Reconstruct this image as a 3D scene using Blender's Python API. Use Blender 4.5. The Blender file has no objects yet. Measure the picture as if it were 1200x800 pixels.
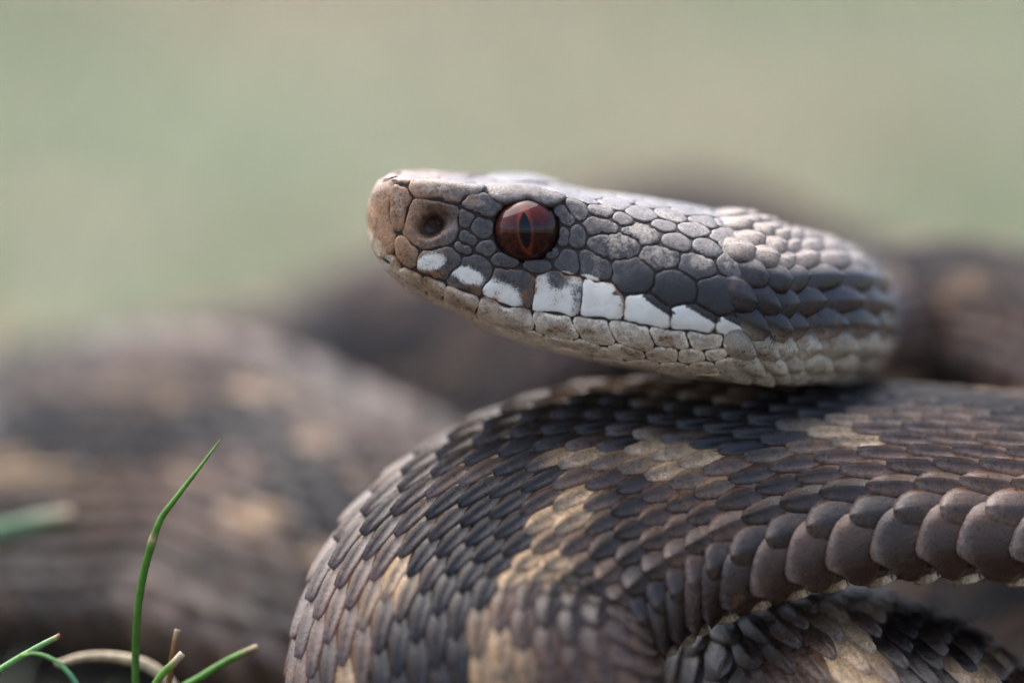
import bpy, math, random
import numpy as np
from mathutils import Vector, Matrix
from mathutils.bvhtree import BVHTree
from mathutils.kdtree import KDTree

random.seed(7)
RNG = np.random.default_rng(11)
scene = bpy.context.scene
COL = scene.collection

# ------------------------------------------------------------------ camera
# all modelling below is in millimetres; MM turns it into metres
MM = 0.001
PITCH = math.radians(7.0)
DIST = 250.0                       # mm from lens to the plane of focus
PX = 0.06                          # mm per photograph pixel in that plane (1200 px = 72 mm)
AX = np.array([0.0, math.cos(PITCH), -math.sin(PITCH)])
RT = np.array([1.0, 0.0, 0.0])
UP = np.array([0.0, math.sin(PITCH), math.cos(PITCH)])
CAM = -AX * DIST
FOCUS_SHIFT = 0.5

cam_data = bpy.data.cameras.new("camera")
cam = bpy.data.objects.new("camera", cam_data)
COL.objects.link(cam)
cam.location = Vector(CAM * MM)
cam.rotation_euler = (math.radians(90) - PITCH, 0, 0)
cam_data.sensor_width = 36.0
cam_data.lens = 36.0 * DIST / (1200 * PX)
cam_data.clip_start = 0.01
cam_data.clip_end = 2000
cam_data.dof.use_dof = True
cam_data.dof.focus_distance = (DIST + FOCUS_SHIFT) * MM
cam_data.dof.aperture_fstop = 7.8
cam_data.dof.aperture_blades = 0
scene.camera = cam

# ------------------------------------------------------------------ light
SUN_EL, SUN_AZ = math.radians(60), math.radians(-40)    # azimuth from +Y (away from camera), clockwise
world = bpy.data.worlds.new("World")
scene.world = world
world.use_nodes = True
wn = world.node_tree
sky = wn.nodes.new("ShaderNodeTexSky")
sky.sky_type = 'NISHITA'
sky.sun_disc = False
sky.sun_elevation = SUN_EL
sky.sun_rotation = SUN_AZ
sky.air_density = 0.8
sky.dust_density = 3.4
sky.ozone_density = 1.0
bg = wn.nodes["Background"]
bg.inputs["Strength"].default_value = 0.15
wn.links.new(sky.outputs[0], bg.inputs["Color"])
sun_d = bpy.data.lights.new("sun", 'SUN')
sun_d.energy = 2.5
sun_d.angle = math.radians(85)
sun_d.color = (1.0, 0.985, 0.965)
sun = bpy.data.objects.new("sun", sun_d)
COL.objects.link(sun)
sd = Vector((math.sin(SUN_AZ) * math.cos(SUN_EL), math.cos(SUN_AZ) * math.cos(SUN_EL), math.sin(SUN_EL)))
sun.rotation_euler = sd.to_track_quat('Z', 'Y').to_euler()
scene.view_settings.view_transform = 'Standard'
scene.view_settings.look = 'None'
scene.view_settings.exposure = 1.28
scene.view_settings.gamma = 1.0
scene.view_settings.use_curve_mapping = False
scene.render.engine = 'CYCLES'
scene.cycles.use_denoising = True
scene.cycles.denoising_input_passes = 'RGB_ALBEDO'
scene.cycles.denoising_prefilter = 'ACCURATE'
scene.cycles.max_bounces = 6
scene.cycles.use_adaptive_sampling = False


# ------------------------------------------------------------------ helpers
def P(px, py, d):
    """photograph pixel + depth (mm behind the plane of focus) -> world mm"""
    k = PX * (DIST + d) / DIST
    return RT * (px - 600) * k + UP * (400 - py) * k + AX * d


def ray_at_y(px, py, y):
    """point of the pixel's ray with world Y = y"""
    dr = AX * DIST + RT * (px - 600) * PX + UP * (400 - py) * PX
    t = (y - CAM[1]) / dr[1]
    return CAM + dr * t


def project(p):
    v = p - CAM
    z = v @ AX
    return 600 + (v @ RT) / z * DIST / PX, 400 - (v @ UP) / z * DIST / PX, z - DIST


def pchip(xs, ys, x):
    xs = np.asarray(xs, float); ys = np.asarray(ys, float)
    h = np.diff(xs); d = np.diff(ys) / h
    m = np.zeros_like(ys)
    m[0], m[-1] = d[0], d[-1]
    for i in range(1, len(xs) - 1):
        if d[i - 1] * d[i] > 0:
            w1, w2 = 2 * h[i] + h[i - 1], h[i] + 2 * h[i - 1]
            m[i] = (w1 + w2) / (w1 / d[i - 1] + w2 / d[i])
    x = np.clip(x, xs[0], xs[-1])
    i = np.clip(np.searchsorted(xs, x) - 1, 0, len(h) - 1)
    t = (x - xs[i]) / h[i]
    return ((1 + 2 * t) * (1 - t) ** 2 * ys[i] + t * (1 - t) ** 2 * h[i] * m[i]
            + t * t * (3 - 2 * t) * ys[i + 1] + t * t * (t - 1) * h[i] * m[i + 1])


def smooth01(a, b, x):
    t = np.clip((x - a) / (b - a), 0, 1)
    return t * t * (3 - 2 * t)


def norm(v):
    v = np.asarray(v, float)
    return v / np.maximum(np.linalg.norm(v, axis=-1, keepdims=True), 1e-12)


def hash1(*k):
    x = math.sin(sum(a * b for a, b in zip(k, (12.9898, 78.233, 37.719, 4.581)))) * 43758.5453
    return x - math.floor(x)


def vnoise(p, seed=0):
    """cheap value noise on an (n,3) array"""
    p = np.asarray(p, float)
    i = np.floor(p).astype(np.int64); f = p - i
    f = f * f * (3 - 2 * f)
    out = 0
    for dx in (0, 1):
        for dy in (0, 1):
            for dz in (0, 1):
                h = ((i[:, 0] + dx) * 374761393 + (i[:, 1] + dy) * 668265263 + (i[:, 2] + dz) * 2147483647 + seed * 974711)
                h = (h ^ (h >> 13)) * 1274126177
                h = ((h ^ (h >> 16)) & 0xffffff) / 0xffffff
                w = (f[:, 0] if dx else 1 - f[:, 0]) * (f[:, 1] if dy else 1 - f[:, 1]) * (f[:, 2] if dz else 1 - f[:, 2])
                out = out + h * w
    return out


def srgb(r, g, b):
    c = np.array([r, g, b], float) / 255
    return np.where(c <= 0.04045, c / 12.92, ((c + 0.055) / 1.055) ** 2.4)


def make_mesh(name, verts, faces, attrs=None, mat=None, smooth=True, origin=None):
    """verts in mm (numpy), attrs: dict name -> (n,4) colours per vertex"""
    o = np.zeros(3) if origin is None else origin
    me = bpy.data.meshes.new(name)
    verts = np.asarray(verts, float)
    me.from_pydata(((verts - o) * MM).tolist(), [], faces if isinstance(faces, list) else faces.tolist())
    for k, a in (attrs or {}).items():
        at = me.attributes.new(k, 'FLOAT_COLOR', 'POINT')
        a = np.asarray(a, np.float32)
        if a.shape[1] == 3:
            a = np.concatenate([a, np.ones((len(a), 1), np.float32)], 1)
        at.data.foreach_set("color", a.ravel())
    if smooth:
        me.polygons.foreach_set("use_smooth", np.ones(len(me.polygons), bool))
    if mat:
        me.materials.append(mat)
    return me


def add_object(name, me, parent=None, origin=None, parent_origin=None):
    ob = bpy.data.objects.new(name, me)
    COL.objects.link(ob)
    o = np.zeros(3) if origin is None else np.asarray(origin, float)
    if parent is not None:
        ob.parent = parent
        o = o - (np.zeros(3) if parent_origin is None else parent_origin)
    ob.location = Vector(o * MM)
    return ob


def node_mat(name):
    m = bpy.data.materials.new(name)
    m.use_nodes = True
    nt = m.node_tree
    return m, nt, nt.nodes["Principled BSDF"]


def tex_noise(nt, scale, detail=3.0, rough=0.6, vec=None):
    n = nt.nodes.new("ShaderNodeTexNoise")
    n.inputs["Scale"].default_value = scale
    n.inputs["Detail"].default_value = detail
    n.inputs["Roughness"].default_value = rough
    if vec is not None:
        nt.links.new(vec, n.inputs["Vector"])
    return n.outputs["Fac"]


def world_pos(nt):
    return nt.nodes.new("ShaderNodeNewGeometry").outputs["Position"]


def math_node(nt, op, a, b=None, c=None, clamp=False):
    n = nt.nodes.new("ShaderNodeMath")
    n.operation = op
    n.use_clamp = clamp
    for i, x in enumerate((a, b, c)):
        if x is None:
            continue
        if isinstance(x, (int, float)):
            n.inputs[i].default_value = x
        else:
            nt.links.new(x, n.inputs[i])
    return n.outputs[0]


def map_range(nt, v, a, b, c=0.0, d=1.0):
    n = nt.nodes.new("ShaderNodeMapRange")
    n.interpolation_type = 'SMOOTHSTEP'
    nt.links.new(v, n.inputs[0])
    for i, x in enumerate((a, b, c, d)):
        n.inputs[i + 1].default_value = x
    return n.outputs[0]


def mix_col(nt, fac, a, b, mode='MIX'):
    n = nt.nodes.new("ShaderNodeMix")
    n.data_type = 'RGBA'
    n.blend_type = mode
    for i, x in ((0, fac), (6, a), (7, b)):
        if isinstance(x, (int, float)):
            n.inputs[i].default_value = x
        elif isinstance(x, (tuple, list, np.ndarray)):
            n.inputs[i].default_value = (*[float(t) for t in x][:3], 1.0)
        else:
            nt.links.new(x, n.inputs[i])
    return n.outputs[2]


# ------------------------------------------------------------------ materials
def scale_material():
    """skin of the scales: the colours of the pattern come as point colours, the fine
    speckle, rust, grain and relief from noise"""
    m, nt, b = node_mat("snake_scale")
    pos = world_pos(nt)
    col = nt.nodes.new("ShaderNodeAttribute"); col.attribute_name = "Col"
    msk = nt.nodes.new("ShaderNodeAttribute"); msk.attribute_name = "Mask"
    sep = nt.nodes.new("ShaderNodeSeparateColor")
    nt.links.new(msk.outputs["Color"], sep.inputs[0])
    white, rust, dark = sep.outputs[0], sep.outputs[1], sep.outputs[2]
    worn = msk.outputs["Alpha"]
    fine = tex_noise(nt, 9000, 3, 0.7, pos)
    mid = tex_noise(nt, 1900, 5, 0.7, pos)
    big = tex_noise(nt, 620, 3, 0.6, pos)
    fineC = map_range(nt, fine, 0.28, 0.72, -0.5, 0.5)
    midC = map_range(nt, mid, 0.25, 0.75, -0.5, 0.5)
    bigC = map_range(nt, big, 0.28, 0.72, -0.5, 0.5)
    c = col.outputs["Color"]
    # mottling
    c = mix_col(nt, map_range(nt, mid, 0.35, 0.75, 0.0, 0.42), c, (0.0, 0.0, 0.0), 'MULTIPLY') if False else c
    br = math_node(nt, 'MULTIPLY', map_range(nt, mid, 0.25, 0.8, 0.5, 1.65), map_range(nt, fine, 0.25, 0.75, 0.5, 1.6))
    mm = nt.nodes.new("ShaderNodeMix"); mm.data_type = 'RGBA'; mm.blend_type = 'MULTIPLY'
    mm.inputs[0].default_value = 1.0
    nt.links.new(c, mm.inputs[6]); nt.links.new(br, mm.inputs[7])
    c = mm.outputs[2]
    def spread(m_, kf, km, kb):
        v_ = math_node(nt, 'ADD', m_, math_node(nt, 'MULTIPLY', fineC, kf))
        v_ = math_node(nt, 'ADD', v_, math_node(nt, 'MULTIPLY', midC, km))
        return math_node(nt, 'ADD', v_, math_node(nt, 'MULTIPLY', bigC, kb))
    # worn pale dust in patches
    c = mix_col(nt, map_range(nt, spread(worn, 0.55, 0.5, 0.5), 0.35, 0.95, 0.0, 0.8), c, srgb(182, 168, 152))
    # white lip band with a speckled border
    wc = mix_col(nt, map_range(nt, big, 0.35, 0.7, 0.0, 0.6), srgb(230, 226, 214), srgb(208, 196, 174))
    c = mix_col(nt, map_range(nt, spread(white, 0.42, 0.3, 0.2), 0.28, 0.74), c, wc)
    # rust stains
    rc = mix_col(nt, map_range(nt, mid, 0.4, 0.65), srgb(166, 116, 66), srgb(100, 62, 34))
    c = mix_col(nt, map_range(nt, spread(rust, 0.45, 0.5, 0.75), 0.42, 0.85, 0.0, 0.85), c, rc)
    # black pigment
    c = mix_col(nt, map_range(nt, spread(dark, 0.62, 0.35, 0.2), 0.50, 0.70, 0.0, 0.9), c, srgb(30, 26, 25))
    nt.links.new(c, b.inputs["Base Color"])
    rough = map_range(nt, mid, 0.3, 0.75, 0.25, 0.45)
    nt.links.new(rough, b.inputs["Roughness"])
    b.inputs["Specular IOR Level"].default_value = 0.55
    hgt = math_node(nt, 'ADD', math_node(nt, 'MULTIPLY', fine, 0.55), mid)
    bp = nt.nodes.new("ShaderNodeBump")
    bp.inputs["Strength"].default_value = 0.55
    bp.inputs["Distance"].default_value = 0.00012
    nt.links.new(hgt, bp.inputs["Height"])
    nt.links.new(bp.outputs[0], b.inputs["Normal"])
    return m


def skin_material():
    m, nt, b = node_mat("snake_skin_between_scales")
    n = tex_noise(nt, 900, 3, 0.6, world_pos(nt))
    nt.links.new(mix_col(nt, n, srgb(34, 28, 26), srgb(62, 50, 44)), b.inputs["Base Color"])
    b.inputs["Roughness"].default_value = 0.7
    return m


M_SCALE = scale_material()
M_SKIN = skin_material()

# ------------------------------------------------------------------ the snake: one long ring surface
# head stations: pixel column, near brow ridge, mouth line, chin line (pixel rows), half width (mm), ridge half width ratio, crown rise (mm)
HEAD = np.array([
    # x     ridge  mouth  chin   w     rc    crown
    [433.2, 252.0, 262.0, 266.0, 0.30, 0.80, 0.05],
    [434.2, 243.0, 270.0, 275.0, 1.05, 0.80, 0.05],
    [436.5, 233.0, 280.0, 287.0, 1.80, 0.80, 0.08],
    [441.0, 223.5, 290.0, 299.0, 2.55, 0.80, 0.10],
    [448.0, 215.5, 297.5, 311.0, 3.15, 0.80, 0.12],
    [458.0, 212.0, 303.5, 323.0, 3.70, 0.81, 0.12],
    [475.0, 212.5, 313.0, 338.0, 4.35, 0.83, 0.08],
    [500.0, 214.5, 323.5, 350.0, 4.95, 0.84, 0.00],
    [530.0, 217.5, 334.0, 364.5, 5.40, 0.84, -0.10],
    [565.0, 220.5, 347.0, 383.0, 5.90, 0.85, -0.20],
    [595.0, 220.0, 357.5, 396.0, 6.35, 0.86, -0.25],
    [620.0, 221.0, 364.0, 404.0, 6.70, 0.85, -0.22],
    [650.0, 229.0, 369.0, 412.0, 7.20, 0.80, -0.05],
    [690.0, 241.0, 373.5, 421.5, 7.90, 0.72, 0.30],
    [740.0, 251.0, 378.5, 431.5, 8.80, 0.66, 0.65],
    [790.0, 262.0, 385.0, 440.0, 9.40, 0.62, 0.90],
    [840.0, 274.0, 390.0, 446.0, 9.50, 0.62, 1.10],
    [880.0, 285.0, 391.5, 449.0, 8.90, 0.64, 1.20],
    [915.0, 295.0, 392.0, 450.0, 8.00, 0.66, 1.25],
])
YAW = math.tan(math.radians(6.0))


def head_mid_y(px):
    return 6.6 + (px - 617) * PX * YAW


V_KEYS = [0.0, 0.14, 0.27, 0.34, 0.42, 0.505, 0.57, 0.60, 0.70, 0.85, 1.0]
NV = 129                                           # columns on one half


def head_profile(px):
    """half section: lateral (towards the near side) and world z for v in 0..1"""
    r, mo, ch, w, rc, cr = [float(pchip(HEAD[:, 0], HEAD[:, i], np.array([px]))[0]) for i in range(1, 7)]
    ym = head_mid_y(px)
    zr = ray_at_y(px, r, ym - w * rc)[2]
    zm = ray_at_y(px, mo, ym - w)[2]
    zb = ray_at_y(px, ch, ym - 0.45 * w)[2]
    h = zr - zm
    bk = float(smooth01(660, 800, px))             # behind the eye the cheek swells
    lat = [0, 0.52 * rc * w, rc * w, (rc + (1 - rc) * (0.50 + 0.15 * bk)) * w, (rc + (1 - rc) * (0.74 + 0.16 * bk)) * w,
           0.985 * w, 0.985 * w, 0.965 * w, 0.86 * w, 0.50 * w, 0]
    zz = [zr + cr, zr + 0.8 * cr + 0.05, zr, zr - 0.22 * h, zr - 0.50 * h, zr - 0.80 * h, zm + 0.06 * h, zm - 0.05 * h,
          zm + 0.45 * (zb - zm), zb + 0.06 * h, zb - 0.10 * (zm - zb)]
    v = np.linspace(0, 1, NV)
    L, Z = pchip(V_KEYS, lat, v), pchip(V_KEYS, zz, v)
    k = np.array([1, 4, 6, 4, 1]) / 16.0
    for _ in range(3):
        Lp = np.concatenate([-L[2:0:-1], L, -L[-2:-4:-1]]); Zp = np.concatenate([Z[2:0:-1], Z, Z[-2:-4:-1]])
        L, Z = np.convolve(Lp, k, 'valid'), np.convolve(Zp, k, 'valid')
    return L, Z


# body sections: half width, rise of the back, drop of the belly
def body_profile(hw, hu, hd):
    th = np.linspace(0, math.pi, NV)
    s, c = np.sin(th), np.cos(th)
    lat = hw * np.abs(s) ** 0.92
    n_top, n_bot = 0.95, 0.62
    z = np.where(c > 0, hu * np.abs(c) ** n_top, -hd * np.abs(c) ** n_bot)
    return lat, z


# control points of the body behind the head: px, py, depth, half width, rise, drop, back direction (right, up, to camera)
BODY = [
    (918, 366, 12.8, 7.4, 5.6, 5.4, (0, 1, 0.00)),
    (934, 370, 20.0, 6.9, 5.4, 5.3, (0, 1, 0.00)),
    (942, 376, 30.0, 6.9, 5.6, 5.3, (0, 1, 0.0)),
    (966, 384, 41.0, 7.4, 5.8, 5.4, (0, 1, 0.1)),
    (1030, 380, 49.0, 8.8, 6.4, 5.4, (0, 1, 0.3)),
    (1150, 392, 50.0, 10.8, 6.8, 5.4, (0, 1, 0.3)),
    (1290, 436, 46.0, 11.8, 6.4, 5.4, (0, 1, 0.2)),
    (1400, 490, 36.0, 12.5, 6.4, 5.2, (0, 1, 0.0)),
    (1420, 540, 22.0, 13.0, 6.4, 5.0, (0, 1, 0.05)),
    (1330, 576, 15.0, 13.0, 6.4, 4.9, (0, 1, 0.14)),
    (1200, 580, 12.5, 13.0, 6.4, 4.8, (0, 1, 0.20)),
    (1050, 572, 11.8, 13.0, 6.4, 4.8, (0, 1, 0.24)),
    (920, 574, 11.0, 13.0, 6.5, 4.8, (-0.05, 0.94, 0.30)),
    (810, 584, 9.8, 13.0, 6.6, 5.0, (-0.10, 0.90, 0.42)),
    (715, 604, 8.0, 13.0, 6.8, 5.2, (-0.18, 0.82, 0.56)),
    (625, 650, 5.0, 13.0, 7.0, 5.6, (-0.32, 0.66, 0.68)),
    (558, 722, 1.5, 13.2, 7.0, 5.8, (-0.42, 0.42, 0.80)),
    (545, 805, -1.5, 13.4, 7.0, 5.8, (-0.42, 0.12, 0.90)),
    (588, 930, -2.0, 13.4, 7.0, 5.8, (-0.30, -0.1, 0.95)),
    (680, 1025, 6.0, 13.4, 6.6, 5.8, (-0.2, 0.2, 0.95)),
    (815, 1015, 24.0, 13.4, 6.6, 5.8, (0.2, 0.8, 0.5)),
    (990, 935, 38.0, 13.4, 6.6, 5.8, (0.1, 1, 0.5)),
    (1150, 805, 40.0, 14.0, 7.0, 5.8, (0, 1, 0.7)),
    (1310, 745, 54.0, 14.0, 7.0, 5.8, (0, 1, 0.4)),
    (1400, 590, 86.0, 13.4, 6.6, 5.8, (0, 1, 0.1)),
    (1230, 470, 99.0, 13.6, 7.0, 6.0, (0, 1, 0.3)),
    (1000, 374, 104.0, 13.6, 7.0, 6.0, (0, 1, 0.3)),
    (780, 300, 106.0, 13.6, 7.0, 6.0, (0, 1, 0.3)),
    (590, 372, 102.0, 14.0, 7.0, 6.0, (0, 1, 0.6)),
    (430, 452, 98.0, 15.0, 7.0, 6.0, (0, 0.8, 0.7)),
    (250, 470, 98.0, 14.0, 7.0, 6.0, (0, 1, 0.40)),
    (60, 500, 96.0, 13.6, 7.0, 6.0, (0, 1, 0.2)),
    (-60, 560, 84.0, 13.6, 7.0, 6.0, (0, 1, 0.2)),
    (0, 590, 68.0, 14.5, 7.2, 6.0, (0, 0.8, 0.6)),
    (120, 568, 60.0, 16.0, 7.6, 6.0, (0.05, 0.60, 0.80)),
    (250, 585, 54.0, 16.0, 7.6, 6.0, (0.15, 0.58, 0.80)),
    (385, 640, 47.0, 16.0, 7.6, 6.0, (0.22, 0.60, 0.77)),
    (520, 680, 42.0, 14.6, 7.0, 6.0, (0.2, 0.7, 0.65)),
    (650, 645, 40.0, 13.2, 6.8, 6.0, (0.1, 0.85, 0.5)),
    (780, 668, 42.0, 13.0, 6.6, 6.0, (0.1, 0.9, 0.4)),
    (905, 770, 27.0, 13.0, 6.8, 6.0, (0.2, 0.85, 0.45)),
    (1010, 822, 9.0, 13.0, 7.0, 6.0, (0.35, 0.72, 0.60)),
    (1085, 915, 1.0, 12.6, 6.8, 6.0, (0.45, 0.60, 0.65)),
    (1160, 1005, -3.0, 11.0, 6.2, 5.6, (0.2, 0.9, 0.3)),
    (1260, 1060, -2.0, 8.5, 5.4, 5.0, (0, 1, 0.1)),
    (1360, 1085, 4.0, 5.5, 4.0, 4.0, (0, 1, 0)),
    (1480, 1100, 12.0, 3.0, 2.6, 2.6, (0, 1, 0)),
    (1570, 1112, 18.0, 1.0, 0.9, 0.9, (0, 1, 0)),
]


def build_rings():
    # ---- head
    xs = np.concatenate([433.2 + (442 - 433.2) * np.linspace(0, 1, 34) ** 1.8, np.arange(443, 915.1, 1.25)])
    C, S, U, L, Z, T = [], [], [], [], [], []
    for x in xs:
        l, z = head_profile(x)
        w = l.max()
        ym = head_mid_y(x)
        X = ray_at_y(x, 320, ym - 0.8 * w)[0]
        zc = 0.5 * (z[0] + z[-1])
        C.append((X, ym, zc)); L.append(l); Z.append(z - zc)
        S.append((0, -1, 0)); U.append((0, 0, 1))
    nh = len(xs)
    # ---- body spline (uniform Catmull-Rom over the control points, resampled by length)
    cp = [np.array(C[-12]), np.array(C[-1])]
    pr = [(L[-1].max(), Z[-1][0], -Z[-1][-1])] * 2
    uh = [np.array([0, 0, 1.0])] * 2
    for (px, py, d, hw, hu, hd, u) in BODY:
        cp.append(P(px, py, d)); pr.append((hw, hu, hd))
        uh.append(norm(RT * u[0] + UP * u[1] - AX * u[2]))
    cp = np.array(cp); pr = np.array(pr); uh = np.array(uh)
    A = np.concatenate([cp, pr, uh], 1)
    A = np.concatenate([A, A[-1:] * 2 - A[-2:-1]], 0)
    pts = []
    for i in range(1, len(A) - 2):
        p0, p1, p2, p3 = A[i - 1], A[i], A[i + 1], A[i + 2]
        t = np.linspace(0, 1, 40, endpoint=False)[:, None]
        a0 = np.linalg.norm((p1 - p0)[:3]) ** 0.5; a1 = np.linalg.norm((p2 - p1)[:3]) ** 0.5; a2 = np.linalg.norm((p3 - p2)[:3]) ** 0.5
        m1 = (p2 - p1 + a1 * ((p1 - p0) / a0 - (p2 - p0) / (a0 + a1)))
        m2 = (p2 - p1 + a1 * ((p3 - p2) / a2 - (p3 - p1) / (a1 + a2)))
        pts.append((2 * p1 - 2 * p2 + m1 + m2) * t ** 3 + (-3 * p1 + 3 * p2 - 2 * m1 - m2) * t ** 2 + m1 * t + p1)
    pts = np.concatenate(pts, 0)
    seg = np.linalg.norm(np.diff(pts[:, :3], axis=0), axis=1)
    cum = np.concatenate([[0], np.cumsum(seg)])
    ss = np.arange(0.35, cum[-1], 0.35)
    q = np.stack([np.interp(ss, cum, pts[:, k]) for k in range(pts.shape[1])], 1)
    # smooth the direction of the path
    tan = np.gradient(q[:, :3], axis=0)
    ker = np.hanning(19); ker /= ker.sum()
    for k in range(3):
        tan[:, k] = np.convolve(np.pad(tan[:, k], 9, 'edge'), ker, 'valid')
    tan = norm(tan)
    l_end, z_end = L[-1], Z[-1]
    for i in range(len(q)):
        f = float(smooth01(0, 9.0, ss[i]))
        t = norm(np.array([1.0, 0, 0]) * (1 - f) + tan[i] * f)
        u = norm(q[i, 6:9] - t * (q[i, 6:9] @ t))
        s = np.cross(t, u)
        l, z = body_profile(q[i, 3], q[i, 4], q[i, 5])
        g = float(smooth01(0, 11.0, ss[i]))
        C.append(q[i, :3]); S.append(s); U.append(u)
        L.append(l_end * (1 - g) + l * g); Z.append(z_end * (1 - g) + z * g)
    return xs, nh, np.array(C), np.array(S), np.array(U), np.array(L), np.array(Z)


XS, NH, RC, RS, RU, RL, RZ = build_rings()
NR = len(RC)
# full grid: columns run from v=-1 (belly) over v=0 (back) to v=+1 (belly); positive = side S
VF = np.linspace(-1, 1, 2 * NV - 1)
Lf = np.concatenate([-RL[:, :0:-1], RL], 1)
Zf = np.concatenate([RZ[:, :0:-1], RZ], 1)
GP = RC[:, None, :] + RS[:, None, :] * Lf[:, :, None] + RU[:, None, :] * Zf[:, :, None]


# on the inside of a tight bend the flesh is squeezed: no point of a ring may pass the bend's centre
_ds = np.maximum(np.linalg.norm(np.gradient(RC, axis=0), axis=1), 1e-3)
_tg = norm(np.gradient(RC, axis=0))
_kv = np.gradient(_tg, axis=0) / _ds[:, None]
_kv[:NH + 6] = 0
_kw = np.hanning(25); _kw /= _kw.sum()
_kv = np.stack([np.convolve(np.pad(_kv[:, k], 12, 'edge'), _kw, 'valid') for k in range(3)], 1)
_kp = np.maximum(np.linalg.norm(_kv, axis=1), 1e-6)
_kd = _kv / _kp[:, None]
_off = GP - RC[:, None, :]
_c = np.sum(_off * _kd[:, None, :], -1)
_cm = np.minimum(0.90 / _kp, 1e4)[:, None]
_c2 = np.where(_c > 0.55 * _cm, 0.55 * _cm + 0.45 * _cm * np.tanh((_c - 0.55 * _cm) / (0.45 * _cm)), _c)
GP = GP + (_c2 - _c)[..., None] * _kd[:, None, :]


def grid_normals(G):
    du = np.gradient(G, axis=0)
    dv = np.empty_like(G)
    dv[:, 1:-1] = G[:, 2:] - G[:, :-2]
    dv[:, 0] = dv[:, -1] = G[:, 1] - G[:, -2]
    n = norm(np.cross(dv, du))
    out = G - RC[:, None, :]
    if np.mean(np.sum(n * out, -1)) < 0:
        n = -n
    # inside tight bends rings cross: keep normals pointing outwards
    bad = np.sum(n * norm(out), -1) < 0.0
    n[bad] = norm(out)[bad]
    return n


GN = grid_normals(GP)

# ------------------------------------------------------------------ eye and nostril: hollows in the head surface
NEAR = slice(NV - 1, 2 * NV - 1)                    # near half columns of the head
gpx, gpy, gd = project(GP[:NH, NEAR].reshape(-1, 3))
gpx = gpx.reshape(NH, NV); gpy = gpy.reshape(NH, NV)
facing = np.sum(GN[:NH, NEAR] * norm(CAM - GP[:NH, NEAR]), -1)
valid = facing > 0.03


def near_node(px, py):
    d = (gpx - px) ** 2 + (gpy - py) ** 2 + np.where(valid, 0, 1e6)
    i = int(np.argmin(d))
    return i // NV, i % NV


EYE_PX = (617.0, 269.5)
EYE_R = 2.5
ei, ej = near_node(*EYE_PX)
eye_surf = GP[ei, NV - 1 + ej].copy()
eye_n = norm(GN[ei, NV - 1 + ej] * 0.6 + np.array([-0.05, -1, 0.03]) * 0.4)
NOS_PX = (503.5, 265.5)
ni, nj = near_node(*NOS_PX)
nos_surf = GP[ni, NV - 1 + nj].copy()


def crater(px, py):
    """depth (mm) of the nostril pit at a head pixel"""
    r1 = np.hypot((px - 504 - 0.18 * (266 - py)) / 14.5, (py - 265.5) / 13.5)
    r2 = np.hypot((px - 514 - 0.25 * (py - 257)) / 27.0, (py - 256) / 20.0)
    return 1.25 * (1 - smooth01(0.55, 1.2, r1)) + 0.60 * (1 - smooth01(0.2, 1.0, r2))


GB = GP.copy()                                      # surface with hollows: what is rendered as skin
for side in (1, -1):
    cols = np.arange(NV) * side + NV - 1
    pts = GP[:NH][:, cols]
    nn = GN[:NH][:, cols]
    ec = GP[ei, NV - 1 + side * ej]
    r = np.linalg.norm(pts - ec, axis=-1)
    dep = 1.15 * (1 - smooth01(1.5, 2.55, r)) + crater(gpx, gpy) * (valid | True) * (np.linalg.norm(pts - GP[ni, NV - 1 + side * nj], axis=-1) < 2.6)
    tmp = GB[:NH]
    tmp[:, cols] = pts - nn * dep[..., None]

# ------------------------------------------------------------------ snake object
base_pt = np.array([0.0, 30.0, -42.0])
snake = bpy.data.objects.new("snake", None)
COL.objects.link(snake)
snake.location = Vector(base_pt * MM)
snake.empty_display_size = 0.02
snake["label"] = "coiled grey-brown zigzag viper with raised head, white lip scales and red eye"
snake["category"] = "snake"


def body_mesh():
    ri = np.concatenate([np.arange(0, NH), np.arange(NH, NR, 2)])
    cj = np.arange(0, 2 * NV - 2, 2)
    V = (GB[ri][:, cj] - GN[ri][:, cj] * 0.03).reshape(-1, 3)
    n, m = len(ri), len(cj)
    i, j = np.meshgrid(np.arange(n - 1), np.arange(m), indexing='ij')
    a = i * m + j; b = i * m + (j + 1) % m
    F = np.stack([a, b, b + m, a + m], -1).reshape(-1, 4).tolist()
    V = list(V) + [GP[0].mean(0), GP[-1].mean(0)]
    F += [[(k + 1) % m, k, len(V) - 2] for k in range(m)]
    F += [[(n - 1) * m + k, (n - 1) * m + (k + 1) % m, len(V) - 1] for k in range(m)]
    return make_mesh("body", np.array(V), F, mat=M_SKIN, origin=base_pt), np.array(V), F


body_me, body_V, body_F = body_mesh()
body = add_object("body", body_me, snake, base_pt, base_pt)
BODY_BVH = BVHTree.FromPolygons([Vector(v) for v in body_V], body_F)

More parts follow.
